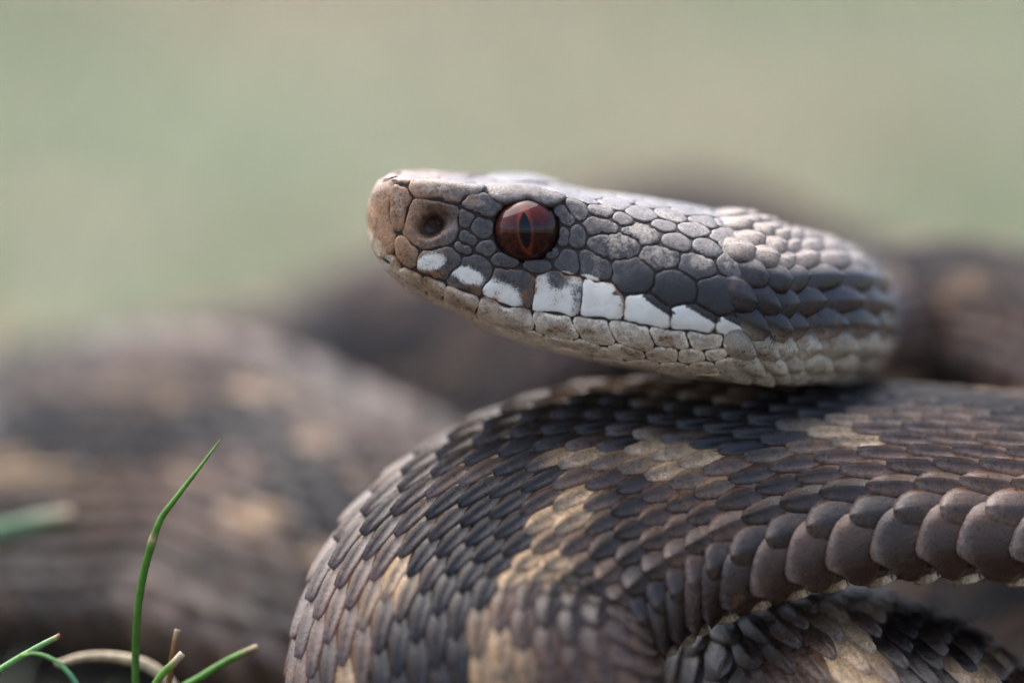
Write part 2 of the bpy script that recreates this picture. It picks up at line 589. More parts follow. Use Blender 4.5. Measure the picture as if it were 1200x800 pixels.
# ------------------------------------------------------------------ head scales, traced on the near cheek
POLY = {
    'rostral': [(420, 195), (462, 204), (463.7, 213.7), (459, 222.5), (457, 232), (456.6, 244), (456.6, 255), (460, 265), (462.7, 273), (463, 289), (463.5, 296), (455, 299), (447, 297), (420, 300)],
    'prenasal': [(463.7, 214), (466, 217.5), (476, 218), (484, 231), (480, 240), (475.6, 255), (471, 272), (463.7, 273), (460, 265), (456.6, 255), (456.6, 244), (457, 232), (459, 222.5)],
    'apical': [(464, 213), (467, 208), (482, 208), (499, 213), (482, 215), (477, 218), (466, 217)],
    'canthal': [(478, 219), (482, 215.5), (492, 214), (505, 213.7), (530, 217), (552, 220), (568, 221.5), (566, 224), (549, 228), (541, 236), (538, 239.5), (528, 239), (514, 234), (500, 231.5), (485, 231)],
    'nasal': [(485, 232), (500, 232.5), (514, 235), (528, 240), (537, 241), (537.5, 248), (535, 257), (538, 268), (535, 276), (530, 285), (518, 289), (502, 293), (492, 292.5), (480, 284), (472, 274.5), (476, 258), (480, 243)],
    'canthal2': [(541, 239), (545, 232), (553, 227.5), (567, 225), (576, 228), (586, 237), (588, 241), (583, 252), (576, 255.5), (563, 253), (551, 246.5), (543, 243)],
    'l7': [(537.5, 245), (541, 244), (551, 248), (558, 254), (551, 264), (546, 269), (540, 267.5), (536.5, 259)],
    'l8': [(559, 255), (575, 257), (578, 262), (578, 275), (572, 279), (562, 278), (551.5, 270), (552, 265)],
    'l9': [(538.5, 279), (539, 271), (547, 270.5), (561, 281.5), (557, 289), (553, 289), (540, 282)],
    'l10': [(531, 287), (537, 282), (555, 291), (556, 295.5), (547, 300), (537, 297)],
    'l11': [(557.5, 293), (562, 284), (572, 280.5), (580, 287), (583, 293), (577, 300), (572, 302), (558, 296)],
    'so1': [(574, 304), (585.6, 293.7), (601, 300), (611, 307.5), (609, 312), (597.5, 314), (580.6, 313)],
    'so2': [(611, 309), (620, 304), (631, 302.5), (642.5, 306), (647, 311), (644, 317), (626, 322), (615, 315)],
    'so3': [(639, 301), (645, 291.5), (651, 288), (657, 294), (655, 300), (648, 307)],
    'so4': [(648, 310), (657.5, 298), (660, 291), (667.5, 290.6), (677.5, 296), (679, 309), (678, 323), (667.5, 322.5), (650, 314.4)],
    'so5': [(678.5, 297), (686, 291.5), (701, 299), (714, 306.5), (718, 314), (717, 326), (710, 330.5), (693, 329), (680, 325), (679.5, 310)],
    'po1': [(651, 240), (659, 238), (672.5, 255.5), (672, 261), (666.5, 267.5), (656, 260), (652, 248)],
    'po2': [(660.5, 236), (669.5, 234.5), (687.5, 244), (689, 252), (681.5, 261), (674, 257)],
    'po3': [(657, 264.5), (666.5, 268), (668, 275), (665, 288.5), (659, 290), (652.5, 285.5)],
    'po4': [(668.7, 268), (675.5, 261.5), (684, 264.5), (688.7, 276.5), (686, 288.5), (678, 293.7), (666.5, 288.5)],
    't21': [(682, 263), (690.5, 254), (710, 255.5), (725, 264.5), (726, 270.5), (708.5, 274), (690.5, 277)],
    't22': [(687.5, 288.5), (690, 278), (710, 275), (728, 273.5), (746, 282.5), (750.5, 291.5), (746, 299), (729.5, 303.5), (714.5, 305), (702.5, 297.5)],
    't23': [(726.5, 269), (740, 264.5), (755, 263.7), (773, 272), (775, 278), (772, 285.5), (753.5, 288.5), (746, 281.7)],
    't24': [(749, 300.5), (753.5, 290), (773, 287), (795.5, 297.5), (797, 305), (792.5, 312.5), (770, 317.7), (765.5, 315.5)],
    't25': [(717.5, 307), (747.5, 302), (764, 315.5), (767, 321.5), (767, 335), (761, 341.7), (732.5, 347), (717.5, 329)],
    't26': [(768.5, 320.7), (794, 315.5), (812, 329), (817, 339.5), (815, 353), (788, 359.7), (783.5, 360), (762, 342), (768.5, 335)],
    't27': [(816.5, 332), (842, 322), (860, 330), (864, 342), (862, 356), (842, 370), (832, 366), (816, 354), (818, 340)],
    't28': [(798.5, 299), (812, 296), (837.5, 306.5), (841, 315.5), (840.5, 321), (815, 329), (795.5, 314)],
    't29': [(838, 304), (854.5, 295.7), (871, 307), (872.5, 317.5), (862, 328), (842, 320)],
    't30': [(863.5, 298), (874, 288), (893.5, 298), (895, 308.5), (880, 317.5), (873, 306)],
    't31': [(812.5, 284.5), (827.5, 278.5), (844, 289), (845.5, 295), (837, 304), (812, 295)],
    't32': [(776, 275), (794, 272), (809, 284), (811, 293), (797, 297.5), (774.5, 285.5)],
    't33': [(830.5, 275.5), (850, 269.5), (864, 286), (862, 293.5), (847, 293.5)],
    't34': [(717, 254), (728, 251), (738.5, 258.5), (740, 263), (726.5, 266)],
    't35': [(688, 244), (710, 243), (716, 251), (713, 255), (690.5, 252)],
    't36': [(764, 264.5), (777.5, 259), (791, 264.5), (790, 272), (776, 273.5)],
    't37': [(792.5, 267.5), (815, 263), (828.5, 270.5), (828.5, 276.5), (809, 279)],
    'brow': [(569, 223), (581, 219.6), (600, 217.4), (627.5, 219), (646, 225), (661, 233.5), (659, 237.5), (645, 238.5), (630, 236), (615, 235.4), (600, 238), (590, 239), (580, 233.5)],
    's1': [(463.5, 276), (471, 275), (480, 285), (492, 293.5), (488, 303), (488, 311), (485, 317), (474, 310), (465, 300)],
    's2': [(492.5, 296), (505, 293), (529, 289), (541, 302.5), (539, 310), (526, 320), (523, 330), (510, 327), (496, 321), (488, 310), (489, 304)],
    's3': [(530, 321), (541, 309), (542.5, 302.5), (557.5, 297.5), (571, 304), (579, 314), (575, 327.5), (564, 340), (562.5, 346), (542.5, 339), (525, 332.5), (526, 326)],
    's4': [(580.6, 314), (597.5, 315), (611, 314), (626, 323), (627.5, 331), (624, 350), (622, 362), (610, 361), (592.5, 357), (566, 346), (564, 340), (572.5, 325)],
    's5': [(627.5, 324), (649, 317), (666, 323), (682, 326), (683, 340), (680.6, 355), (678, 370), (666, 369), (640, 365), (624, 360.6), (626, 344)],
    's6': [(683, 327.5), (698, 331), (713, 332), (731, 348.5), (732.5, 353), (729.5, 375.5), (710, 374), (681, 369), (683, 350)],
    's7': [(733, 348), (755, 346), (764, 343), (786, 364), (784, 374), (783.5, 383.7), (758, 380), (731, 375.5)],
    's8': [(786.5, 362), (812, 354), (839, 371), (837, 380), (836, 389), (810.5, 387), (785, 383), (786, 371)],
    's9': [(840, 372), (856, 374), (874, 388), (848, 390), (837.5, 388)],
    'i0': [(446, 298), (461, 300), (470, 311), (470.5, 323), (462, 326), (450, 314)],
    'i1': [(472, 312), (486, 318), (495, 322), (495, 330), (503, 346), (500, 352), (486, 342), (472, 325)],
    'i2': [(497, 322), (510, 328.5), (522, 331.5), (520, 338), (517, 352), (506, 350), (497, 333)],
    'i3': [(524, 333), (543, 340), (562, 347), (560, 357), (557, 369), (545, 367), (530, 359), (519.5, 349)],
    'i4': [(563, 348), (592, 359.5), (622, 364), (624, 372), (627, 381), (614, 385), (600, 386), (575, 378), (559, 369), (561, 358)],
    'i5': [(624, 365), (640, 367), (668, 371.5), (672, 378), (678, 391), (664, 394), (645, 391), (630, 384), (626, 374)],
    'i6': [(670, 372), (690, 372.5), (712, 377), (718, 391), (716, 400), (702, 401), (690, 396), (680, 391)],
    'i7': [(713, 377), (730, 378), (760, 383), (765, 398), (758, 408), (740, 404), (720, 394)],
    'i8': [(761, 383.5), (784, 386), (802, 389), (807, 398), (804, 404), (786, 403), (766, 399)],
    'i9': [(803, 389), (836, 391), (847, 394), (846, 402), (820, 406), (808, 400)],
    'i10': [(848, 393), (874, 389.5), (875, 396), (856, 402), (848, 403)],
    'eye': [(617 + 37.5 * math.cos(a), 270 + 34.5 * math.sin(a)) for a in np.linspace(0, 2 * math.pi, 32, endpoint=False)],
}
SEEDS = [s_ for s_ in [(732, 412), (778, 414), (812, 415), (840, 412), (866, 406), (888, 398), (906, 395), (760, 428), (792, 431), (826, 430), (852, 427),
         (876, 418), (900, 414), (690, 408), (708, 414), (726, 427), (655, 400), (620, 393), (585, 386), (640, 405), (672, 412), (545, 374), (565, 382),
         (878, 334), (898, 326), (874, 362), (892, 348), (905, 340), (894, 374), (906, 362), (882, 383), (902, 384), (884, 310), (906, 310), (880, 345)] if s_[0] < 869]


def inside(poly, x, y):
    poly = np.array(poly)
    c = np.zeros(x.shape, bool)
    n = len(poly)
    for i in range(n):
        x1, y1 = poly[i]; x2, y2 = poly[(i + 1) % n]
        hit = ((y1 > y) != (y2 > y)) & (x < (x2 - x1) * (y - y1) / (y2 - y1 + 1e-12) + x1)
        c ^= hit
    return c


NAMES = list(POLY)
lab = np.full((NH, NV), -1)
for k, nme in enumerate(NAMES):
    lab[inside(POLY[nme], gpx, gpy) & valid & (lab < 0)] = k
NPOS = GP[:NH, NEAR]
flat = NPOS.reshape(-1, 3); labf = lab.reshape(-1)
# narrow gaps between traced scales belong to the nearest of them
kd = KDTree(int((labf >= 0).sum()))
ids = np.nonzero(labf >= 0)[0]
for i in ids:
    kd.insert(Vector(flat[i]), int(i))
kd.balance()
un = np.nonzero(labf < 0)[0]
dist = np.zeros(len(flat))
near_lab = np.zeros(len(flat), int)
for i in un:
    _, idx, dd = kd.find(Vector(flat[i]))
    dist[i] = dd; near_lab[i] = labf[idx]
eye_k = NAMES.index('eye')
ok = (dist[un] < 0.42) & (near_lab[un] != eye_k)
tmp_lab = labf.copy()
tmp_lab[un[ok]] = near_lab[un[ok]]
# the rest: cells round seed points, given ones and scattered ones
tmp_lab[(tmp_lab < 0) & (gpx.reshape(-1) > 912)] = 9999
un = np.nonzero(tmp_lab < 0)[0]
seeds = []
for s in SEEDS:
    i, j = near_node(*s)
    if tmp_lab[i * NV + j] < 0:
        seeds.append(flat[i * NV + j])
order = RNG.permutation(un)
fz = flat[:, 2]
for i in order:
    p = flat[i]
    jj = i % NV
    top = jj < NV * 0.42
    sp = 1.75 if top else 2.3
    if top and gpx.reshape(-1)[i] < 660:
        sp = 2.1
    if dist[i] < 0.42 * sp:
        continue
    if jj < 8 and not (5 < gpx.reshape(-1)[i] < 2000):
        continue
    if seeds and np.min(np.linalg.norm(np.array(seeds) - p, axis=1)) < sp:
        continue
    seeds.append(p.copy())
# even the scattered cells out
seeds = np.array(seeds)
for it in range(3):
    dd = np.linalg.norm(flat[un][:, None, :] - seeds[None], axis=2)
    own = dd.argmin(1)
    if it == 2:
        break
    for k in range(len(seeds)):
        if (own == k).any() and k >= len(SEEDS):
            seeds[k] = flat[un][own == k].mean(0)
tmp_lab[un] = len(NAMES) + own
lab = tmp_lab.reshape(NH, NV)
NLAB = len(NAMES) + len(seeds)

# ---- colours of the head by place on it (pixel of the same spot of the near side)
GREY = srgb(76, 70, 68); DARKGREY = srgb(72, 70, 76); TAN = srgb(158, 116, 80); CHIN = srgb(214, 202, 182)
PALE = srgb(186, 174, 160); BLACK = srgb(34, 30, 30)


def blob(x, y, cx, cy, rx, ry, rot=0.0):
    c, s = math.cos(rot), math.sin(rot)
    dx, dy = x - cx, y - cy
    a, b = (dx * c + dy * s) / rx, (-dx * s + dy * c) / ry
    return 1 - smooth01(0.55, 1.25, np.hypot(a, b))


WHITE_BLOBS = [(504, 306, 13, 9, 0.1), (552, 322, 14, 10, 0.3), (583, 340, 20, 12, 0.45), (652, 351, 23, 20, 0.1), (641, 330, 12, 10, 0.0), (672, 330, 12, 6, 0.2),
               (706, 352, 26, 24, 0.0), (757, 366, 28, 20, 0.1), (808, 376, 27, 14, 0.15), (850, 381, 16, 9, 0.2), (692, 327, 12, 5, 0.3), (453, 307, 8, 9, 0.6)]
MOUTH_X = [433, 452, 470, 495, 522, 562, 595, 625, 680, 730, 785, 837, 875, 960]
MOUTH_Y = [262, 298, 311, 322, 331, 346, 357, 364, 371, 376, 385, 390, 390, 392]


def head_colours(px, py, pos, scale_id, v):
    n = len(px)
    col = np.tile(GREY, (n, 1))
    my = np.interp(px, MOUTH_X, MOUTH_Y)
    below = smooth01(-2, 3, py - my)
    snout = 1 - smooth01(455, 560, px + 0.35 * (py - 260))
    col = col * (1 - 0.9 * snout[:, None]) + TAN * 0.9 * snout[:, None]
    # brow and canthal plates are paler
    top = smooth01(0.36, 0.24, v) if False else 1 - smooth01(0.24, 0.38, v)
    col = col * (1 - 0.45 * top[:, None]) + srgb(140, 126, 116) * 0.45 * top[:, None]
    # chin and throat
    col = col * (1 - below[:, None]) + CHIN * below[:, None]
    fr = below * (1 - smooth01(520, 640, px))
    col = col * (1 - 0.6 * fr[:, None]) + srgb(150, 118, 86) * 0.6 * fr[:, None]
    # neck side: buff above, black stripe, pale belly
    nk = smooth01(850, 905, px)
    up = 1 - smooth01(318, 332, py)
    col = col * (1 - (nk * up)[:, None]) + PALE * 0.9 * (nk * up)[:, None]
    white = np.zeros(n); rust = np.zeros(n); dark = np.zeros(n); worn = np.zeros(n)
    nm = NAMES[int(scale_id[0])] if int(scale_id[0]) < len(NAMES) else ''
    if nm == 's2':
        white = 1.05 * (1 - smooth01(0.2, 1.5, np.hypot((px - 505) / 19, (py - 307 + 0.1 * (px - 503)) / 11)))
    elif nm == 's3':
        white = 1.08 * (1 - smooth01(0.2, 1.5, np.hypot((px - 549) / 22, (py - 322 - 0.3 * (px - 547)) / 11.5)))
    elif nm == 's4':
        line = 322 + (px - 572) * 0.42
        white = 0.10 + 1.05 * smooth01(-8, 16, py - line)
        white *= 1 - 0.85 * smooth01(600, 618, px) * smooth01(330, 345, py)
    elif nm == 's5':
        white = 0.40 + 0.62 * smooth01(328, 350, py) + 0.35 * blob(px, py, 634, 331, 10, 12) + 0.25 * blob(px, py, 676, 328, 8, 5)
        white *= 1 - 0.55 * smooth01(664, 676, px) * smooth01(330, 345, py)
        white *= 1 - 0.5 * blob(px, py, 654, 328, 11, 12)
    elif nm in ('s6', 's7', 's8', 's9'):
        white = np.full(n, 1.35)
    elif nm == 'so5':
        white = blob(px, py, 692, 327, 13, 5, 0.3)
    elif nm == 'so4':
        white = 0.7 * blob(px, py, 662, 320, 12, 3, 0.2)
    elif nm == 'i0':
        white = 0.8 * blob(px, py, 455, 306, 9, 10, 0.6)
    # rust along the mouth and the rear lower corner of each lip scale
    near_mouth = np.exp(-((py - my) / 6.5) ** 2)
    rust = np.maximum(rust, 0.40 * snout)
    rust = np.maximum(rust, 0.62 * near_mouth * (1 - smooth01(600, 720, px)))
    rust = np.maximum(rust, (0.2 if nm in ('s6', 's7', 's8', 's9') else 0.34) * near_mouth)
    for c in [(518, 320, 13, 8), (552, 338, 18, 8), (613, 350, 11, 12), (669, 355, 9, 13), (700, 384, 14, 10), (785, 397, 16, 6), (800, 398, 9, 6), (480, 300, 12, 14), (450, 265, 9, 22),
              (543, 355, 22, 12), (510, 337, 12, 8), (660, 381, 16, 8), (845, 437, 40, 8), (900, 436, 26, 10), (560, 236, 14, 8)]:
        rust = np.maximum(rust, 0.50 * blob(px, py, *c))
    rust = np.maximum(rust, 0.55 * blob(px, py, 452, 284, 8, 12) + 0)
    # the dark stripe behind the eye
    st = np.interp(px, [680, 717, 760, 790, 815, 845, 880, 960], [330, 345, 342, 358, 353, 370, 388, 392])
    sh = np.interp(px, [680, 740, 800, 860, 960], [6, 26, 38, 56, 70])
    d = st - py
    dark = np.where((d > -1.5) & (px > 685), np.clip(1.12 - 0.78 * np.clip(d, 0, None) / sh, 0, 1), 0) * smooth01(690, 730, px)
    for (x0, y0, x1, y1) in [(757, 346, 786, 366), (808, 356, 839, 374)]:     # black wedge of the last lip scales
        t = np.clip(((px - x0) * (x1 - x0) + (py - y0) * (y1 - y0)) / ((x1 - x0) ** 2 + (y1 - y0) ** 2), 0, 1)
        dd = np.hypot(px - x0 - t * (x1 - x0), py - y0 - t * (y1 - y0))
        dark = np.maximum(dark, 1.25 * (1 - smooth01(3.0, 7.0, dd)))
    white = np.where(dark > 0.75, white * 0.1, white)
    if nm in ('s6', 's7', 's8', 's9'):
        dark = np.where(dark < 1.0, dark * 0.25, dark)
    neckdark = smooth01(850, 900, px) * smooth01(316, 334, py) * (1 - smooth01(384, 398, py))
    dark = np.maximum(dark, 0.62 * neckdark)
    # speckles on the lips and the chin
    dark = np.maximum(dark, (0.30 if nm not in ('s6', 's7', 's8', 's9') else 0.05) * smooth01(440, 480, px) * (1 - smooth01(700, 840, px)) * (py > 288))
    dark = np.maximum(dark, 0.34 * below)
    dark = np.maximum(dark, 0.34 * snout)
    rust = np.maximum(rust, 0.32 * below)
    rust = np.maximum(rust, 0.30 * smooth01(840, 900, px) * smooth01(400, 430, py))
    # dusty highlights on the temples, per scale
    hv = np.array([hash1(a, 3.7) for a in range(int(scale_id.max()) + 1)])[scale_id]
    worn = (0.10 + 0.50 * hv ** 1.6) * smooth01(640, 700, px) * (1 - below) + 0.55 * snout
    worn = worn * (1 - np.clip(dark * 1.5, 0, 1))
    for c in [(776, 300, 18, 11), (822, 308, 17, 11), (855, 306, 14, 11), (725, 290, 16, 6), (585, 226, 16, 6), (640, 228, 22, 6), (560, 238, 12, 6), (508, 222, 26, 6), (468, 240, 7, 20), (447, 252, 6, 16), (443, 282, 5, 9)]:
        worn = np.maximum(worn, 0.62 * blob(px, py, *c))
    col = col * (1 - 0.30 * hv[:, None] * (1 - below)[:, None])
    return col, np.stack([white, rust, dark, worn], 1)


SURF_BVH = None


def star_scale(nodes, normals, cen, inset, height, M=28, rings=None, pit=False):
    """a cushion over the patch of surface nodes"""
    n = norm(normals.mean(0))
    a = norm(np.cross(n, [0.13, 0.2, 0.97])); b = np.cross(n, a)
    rel = nodes - cen
    x, y = rel @ a, rel @ b
    ang = np.arctan2(y, x); rad = np.hypot(x, y)
    th = np.linspace(-math.pi, math.pi, M, endpoint=False)
    R = np.zeros(M)
    w = 2 * math.pi / M
    for k in range(M):
        da = np.abs((ang - th[k] + math.pi) % (2 * math.pi) - math.pi)
        s = da < w * 0.75
        R[k] = rad[s].max() if s.any() else np.nan
    if np.isnan(R).any():
        g = ~np.isnan(R)
        if g.sum() < 6:
            return None
        R = np.interp(np.arange(M), np.nonzero(g)[0], R[g], period=M)
    R = np.minimum(R, np.median(R) * 3.0)
    R = 0.25 * np.roll(R, 1) + 0.5 * R + 0.25 * np.roll(R, -1) if M < 30 else 0.12 * np.roll(R, 1) + 0.76 * R + 0.12 * np.roll(R, -1)
    if M < 30:
        R = 0.25 * np.roll(R, 1) + 0.5 * R + 0.25 * np.roll(R, -1)
    R = R - inset
    if R.min() < 0.10:
        R = np.maximum(R, 0.10)
    offs = rings or [(1.0, 0.0, -0.22), (1.0, 0.0, 0.18), (1.0, 0.022, 0.55), (1.0, 0.065, 0.80), (1.0, 0.15, 0.94), (0.62, 0.13, 1.0), (0.30, 0.06, 1.03)]
    V2, H = [], []
    for f, o, h in offs:
        r = np.maximum(R * f - o, R * f * 0.35)
        V2.append(np.stack([r * np.cos(th), r * np.sin(th)], 1)); H.append(np.full(M, h * height))
    V2.append(np.zeros((1, 2))); H.append([offs[-1][2] * height])
    V2 = np.concatenate(V2); H = np.concatenate(H)
    return V2, H, a, b, n, M, len(offs)


def disc_faces(M, K):
    F = []
    for k in range(K - 1):
        for i in range(M):
            F.append([k * M + i, k * M + (i + 1) % M, (k + 1) * M + (i + 1) % M, (k + 1) * M + i])
    c = K * M
    F += [[(K - 1) * M + i, (K - 1) * M + (i + 1) % M, c] for i in range(M)]
    return F


hi = np.arange(NH)
hv = np.concatenate([GP[:NH + 24]], 0)
nrow, ncol = hv.shape[0], hv.shape[1]
ii, jj = np.meshgrid(np.arange(nrow - 1), np.arange(ncol - 1), indexing='ij')
aa = ii * ncol + jj
HF = np.stack([aa, aa + 1, aa + ncol + 1, aa + ncol], -1).reshape(-1, 4)
HN = GN[:nrow].reshape(-1, 3)
SURF_BVH = BVHTree.FromPolygons([Vector(v) for v in hv.reshape(-1, 3)], HF.tolist())
# node index for colours / normals (both halves)
kdn = KDTree(NH * (2 * NV - 1))
allpts = GP[:NH].reshape(-1, 3)
for i, p in enumerate(allpts):
    kdn.insert(Vector(p), i)
kdn.balance()

MIDLINE = {'rostral', 'i0'}
head_scales = []                                     # (verts, faces, attrs, centre)
DENSE = [(1.0, 0.0, -0.22), (1.0, 0.0, 0.18), (1.0, 0.022, 0.55), (1.0, 0.065, 0.80), (1.0, 0.15, 0.94), (0.76, 0.10, 0.98), (0.62, 0.06, 1.0), (0.5, 0.0, 1.02), (0.38, 0.0, 1.03), (0.26, 0, 1.03), (0.13, 0, 1.03)]
PITR = [(1.0, 0.0, -0.22), (1.0, 0.0, 0.18), (1.0, 0.022, 0.55), (1.0, 0.065, 0.80), (1.0, 0.15, 0.94), (0.80, 0.1, 1.0), (0.66, 0.0, 1.0), (0.55, 0, 1.0), (0.45, 0, 1.0), (0.36, 0, 1.0), (0.27, 0, 1.0), (0.18, 0, 1), (0.09, 0, 1)]
for k in range(NLAB):
    name = NAMES[k] if k < len(NAMES) else None
    if name == 'eye':
        continue
    sel = np.argwhere(lab == k)
    if len(sel) < 12:
        continue
    for side in ((1,) if name in MIDLINE else (1, -1)):
        cols = NV - 1 + side * sel[:, 1]
        nodes = GP[sel[:, 0], cols]; nrm = GN[sel[:, 0], cols]
        if name in MIDLINE:
            c2 = NV - 1 - sel[:, 1]
            nodes = np.concatenate([nodes, GP[sel[:, 0], c2]]); nrm = np.concatenate([nrm, GN[sel[:, 0], c2]])
        cen = nodes.mean(0)
        if name is None and gpx[sel[:, 0], sel[:, 1]].mean() > 889:
            continue
        if name is None:
            kp = np.linalg.norm(nodes - cen, axis=1) < (2.3 if cen[0] < 0 else 1.8)
            nodes, nrm = nodes[kp], nrm[kp]
            if len(nodes) < 12:
                continue
        if name == 'nasal':
            cen = GP[ni, NV - 1 + side * nj]
        if name == 'i0' or name == 'rostral':
            hgt = 0.10
        size = math.sqrt(len(sel))
        ext = nodes.std(0).max()
        height = 0.10 + 0.04 * min(ext, 1.6)
        if name and name[0] in 'si' and name[1:].isdigit():
            height = 0.12
        if cen[0] < (545 - 600) * PX and name not in ('rostral', 'i0', 'nasal'):
            height = height + 0.05
        if name == 'brow':
            height = 0.26
        if name in ('canthal', 'canthal2'):
            height = 0.27
        M = 44 if name in ('canthal', 'brow', 'nasal', 'rostral', 'i0') else ((40 if ext > 0.62 else 24) if name else 24)
        r = star_scale(nodes, nrm, cen, 0.022 if (name or '') in ('s5', 's6', 's7', 's8', 's9') else (0.055 if (name is None and cen[2] < 1.5) or (name or 'x')[0] == 'i' or (name or '') in ('rostral', 'prenasal', 's1', 'canthal', 'nasal') else 0.034), height, M, PITR if name == 'nasal' else (DENSE if name else None))
        if r is None:
            continue
        V2, H, a, b, n, M, K = r
        V = np.zeros((len(V2), 3)); VN = np.zeros((len(V2), 3)); gi = np.zeros(len(V2), int)
        for q in range(len(V2)):
            p = cen + a * V2[q, 0] + b * V2[q, 1]
            hit, hn, fi, dd = SURF_BVH.ray_cast(Vector(p + n * 2.0), Vector(-n), 6.0)
            if hit is None:
                hit, hn, fi, dd = SURF_BVH.find_nearest(Vector(p))
            _, idx, _ = kdn.find(hit)
            V[q] = hit; gi[q] = idx
            VN[q] = GN[:NH].reshape(-1, 3)[idx]
        VN = norm(VN * 0.6 + n * 0.4)
        gr, gc = gi // (2 * NV - 1), np.abs(gi % (2 * NV - 1) - (NV - 1))
        pxs, pys = gpx[gr, gc], gpy[gr, gc]
        # traced scales: use the exact pixel of the vertex on the near side
        if side == 1:
            ex, ey, _ = project(V)
            pxs, pys = ex, ey
        disp = H.copy()
        if name == 'nasal':
            disp = disp - crater(pxs, pys)
        Vd = V + VN * disp[:, None]
        if name == 'brow':                            # the brow juts out over the eye
            lo = smooth01(224, 238, pys)
            Vd = Vd + (eye_n if side == 1 else eye_n * np.array([1, -1, 1]))[None] * (0.30 * lo * (H > 0))[:, None]
        col, msk = head_colours(pxs, pys, V, np.full(len(V), k), gc / (NV - 1))
        if name == 'nasal':
            cd = smooth01(0.5, 1.3, crater(pxs, pys))
            bowl = smooth01(0.15, 0.6, crater(pxs, pys))
            col = col * (1 - 0.5 * bowl[:, None]) + srgb(92, 66, 50) * 0.5 * bowl[:, None]
            col = col * (1 - 0.6 * cd[:, None]) + srgb(60, 42, 34) * 0.6 * cd[:, None]
            msk[:, 3] *= 1 - cd
        ringi = np.minimum(np.arange(len(V)) // M, K)
        rimf = np.interp(ringi, [0, 2, 3, 4, 5, 6, 7], [0.8, 1.0, 1.22, 1.12, 0.98, 0.92, 0.90])
        col = col * rimf[:, None]
        if name in ('s4', 's5', 's6', 's7', 's8', 's9'):
            msk[:, 1] = np.maximum(msk[:, 1], np.interp(ringi, [0, 2, 3, 4, 5], [0.75, 0.7, 0.55, 0.34, 0.05]))
        head_scales.append((Vd, disc_faces(M, K), col, msk, cen))

for (Vd, F, col, msk, cen) in head_scales:
    me = make_mesh("head_scale", Vd, F, {"Col": col, "Mask": msk}, M_SCALE, origin=cen)
    add_object("head_scale", me, body, cen, base_pt)

# ------------------------------------------------------------------ scales of neck and body
seg = np.linalg.norm(np.diff(RC, axis=0), axis=1)
RSLEN = np.concatenate([[0], np.cumsum(seg)])        # arc length of the ring centres
arc = np.concatenate([np.zeros((NR, 1)), np.cumsum(np.linalg.norm(np.diff(GP[:, NEAR], axis=1), axis=2), 1)], 1)   # (NR, NV)
VC = 0.63                                            # where the belly plates begin
vc_r = np.where(np.arange(NR) < NH, 0.84, 0.84 + (VC - 0.84) * smooth01(6, 45, RSLEN - RSLEN[NH - 1]))
QMAX = np.array([np.interp(vc_r[r] * (NV - 1), np.arange(NV), arc[r]) for r in range(NR)])
NROW = 10
wts = np.array([1.0 + 0.012 * k + (0.15 if k >= 8 else 0) + (0.45 if k >= 9 else 0) + (1.15 if k >= 10 else 0) for k in range(NROW + 1)])
row_c = np.concatenate([[0], np.cumsum(0.5 * (wts[1:] + wts[:-1]))])
row_tot = row_c[-1] + 0.5 * wts[-1]
row_q = row_c / row_tot                              # centre of the row as a fraction of the way to the belly
row_w = wts / row_tot
PITCH0 = 3.75
pitch_s = PITCH0 * np.clip(QMAX / np.percentile(QMAX[NH:], 60), 0.25, 1.2) ** 0.9
pitch_s = pitch_s * (0.50 + 0.50 * smooth01(14, 60, RSLEN - RSLEN[NH]))
tg = norm(np.gradient(RC, axis=0))
kap = np.linalg.norm(np.gradient(tg, axis=0), axis=1) / np.maximum(np.gradient(RSLEN), 1e-3)
kk_ = np.hanning(33); kk_ /= kk_.sum()
kap[:NH + 10] = 0
kap = np.convolve(np.pad(kap, 16, 'edge'), kk_, 'valid')
pitch_s = pitch_s / (1 + 9.0 * np.clip(kap - 0.025, 0, 0.08))
phase = np.concatenate([[0], np.cumsum(seg / (0.5 * (pitch_s[1:] + pitch_s[:-1])))])
START_S = RSLEN[np.searchsorted(XS, 866)]


def ring_at_phase(ph):
    return np.interp(ph, phase, np.arange(NR))


def surf(ri, q, side_sign=None):
    """ri: float ring index, q: signed arc length from the mid back -> position, normal"""
    ri = np.clip(ri, 0, NR - 1.001)
    i0 = ri.astype(int); f = ri - i0
    out_p, out_n = 0, 0
    aq = np.abs(q)
    for di, w in ((0, 1 - f), (1, f)):
        r = np.minimum(i0 + di, NR - 1)
        # invert arc length on this ring
        A = arc[r]                                   # (n,NV)
        j = np.clip((A <= aq[:, None]).sum(1) - 1, 0, NV - 2)
        a0 = np.take_along_axis(A, j[:, None], 1)[:, 0]; a1 = np.take_along_axis(A, j[:, None] + 1, 1)[:, 0]
        t = np.clip((aq - a0) / np.maximum(a1 - a0, 1e-9), 0, 1)
        sg = np.where(q >= 0, 1, -1)
        c0 = NV - 1 + sg * j; c1 = NV - 1 + sg * (j + 1)
        out_p = out_p + w[:, None] * (GP[r, c0] * (1 - t)[:, None] + GP[r, c1] * t[:, None])
        out_n = out_n + w[:, None] * (GN[r, c0] * (1 - t)[:, None] + GN[r, c1] * t[:, None])
    return out_p, norm(out_n)


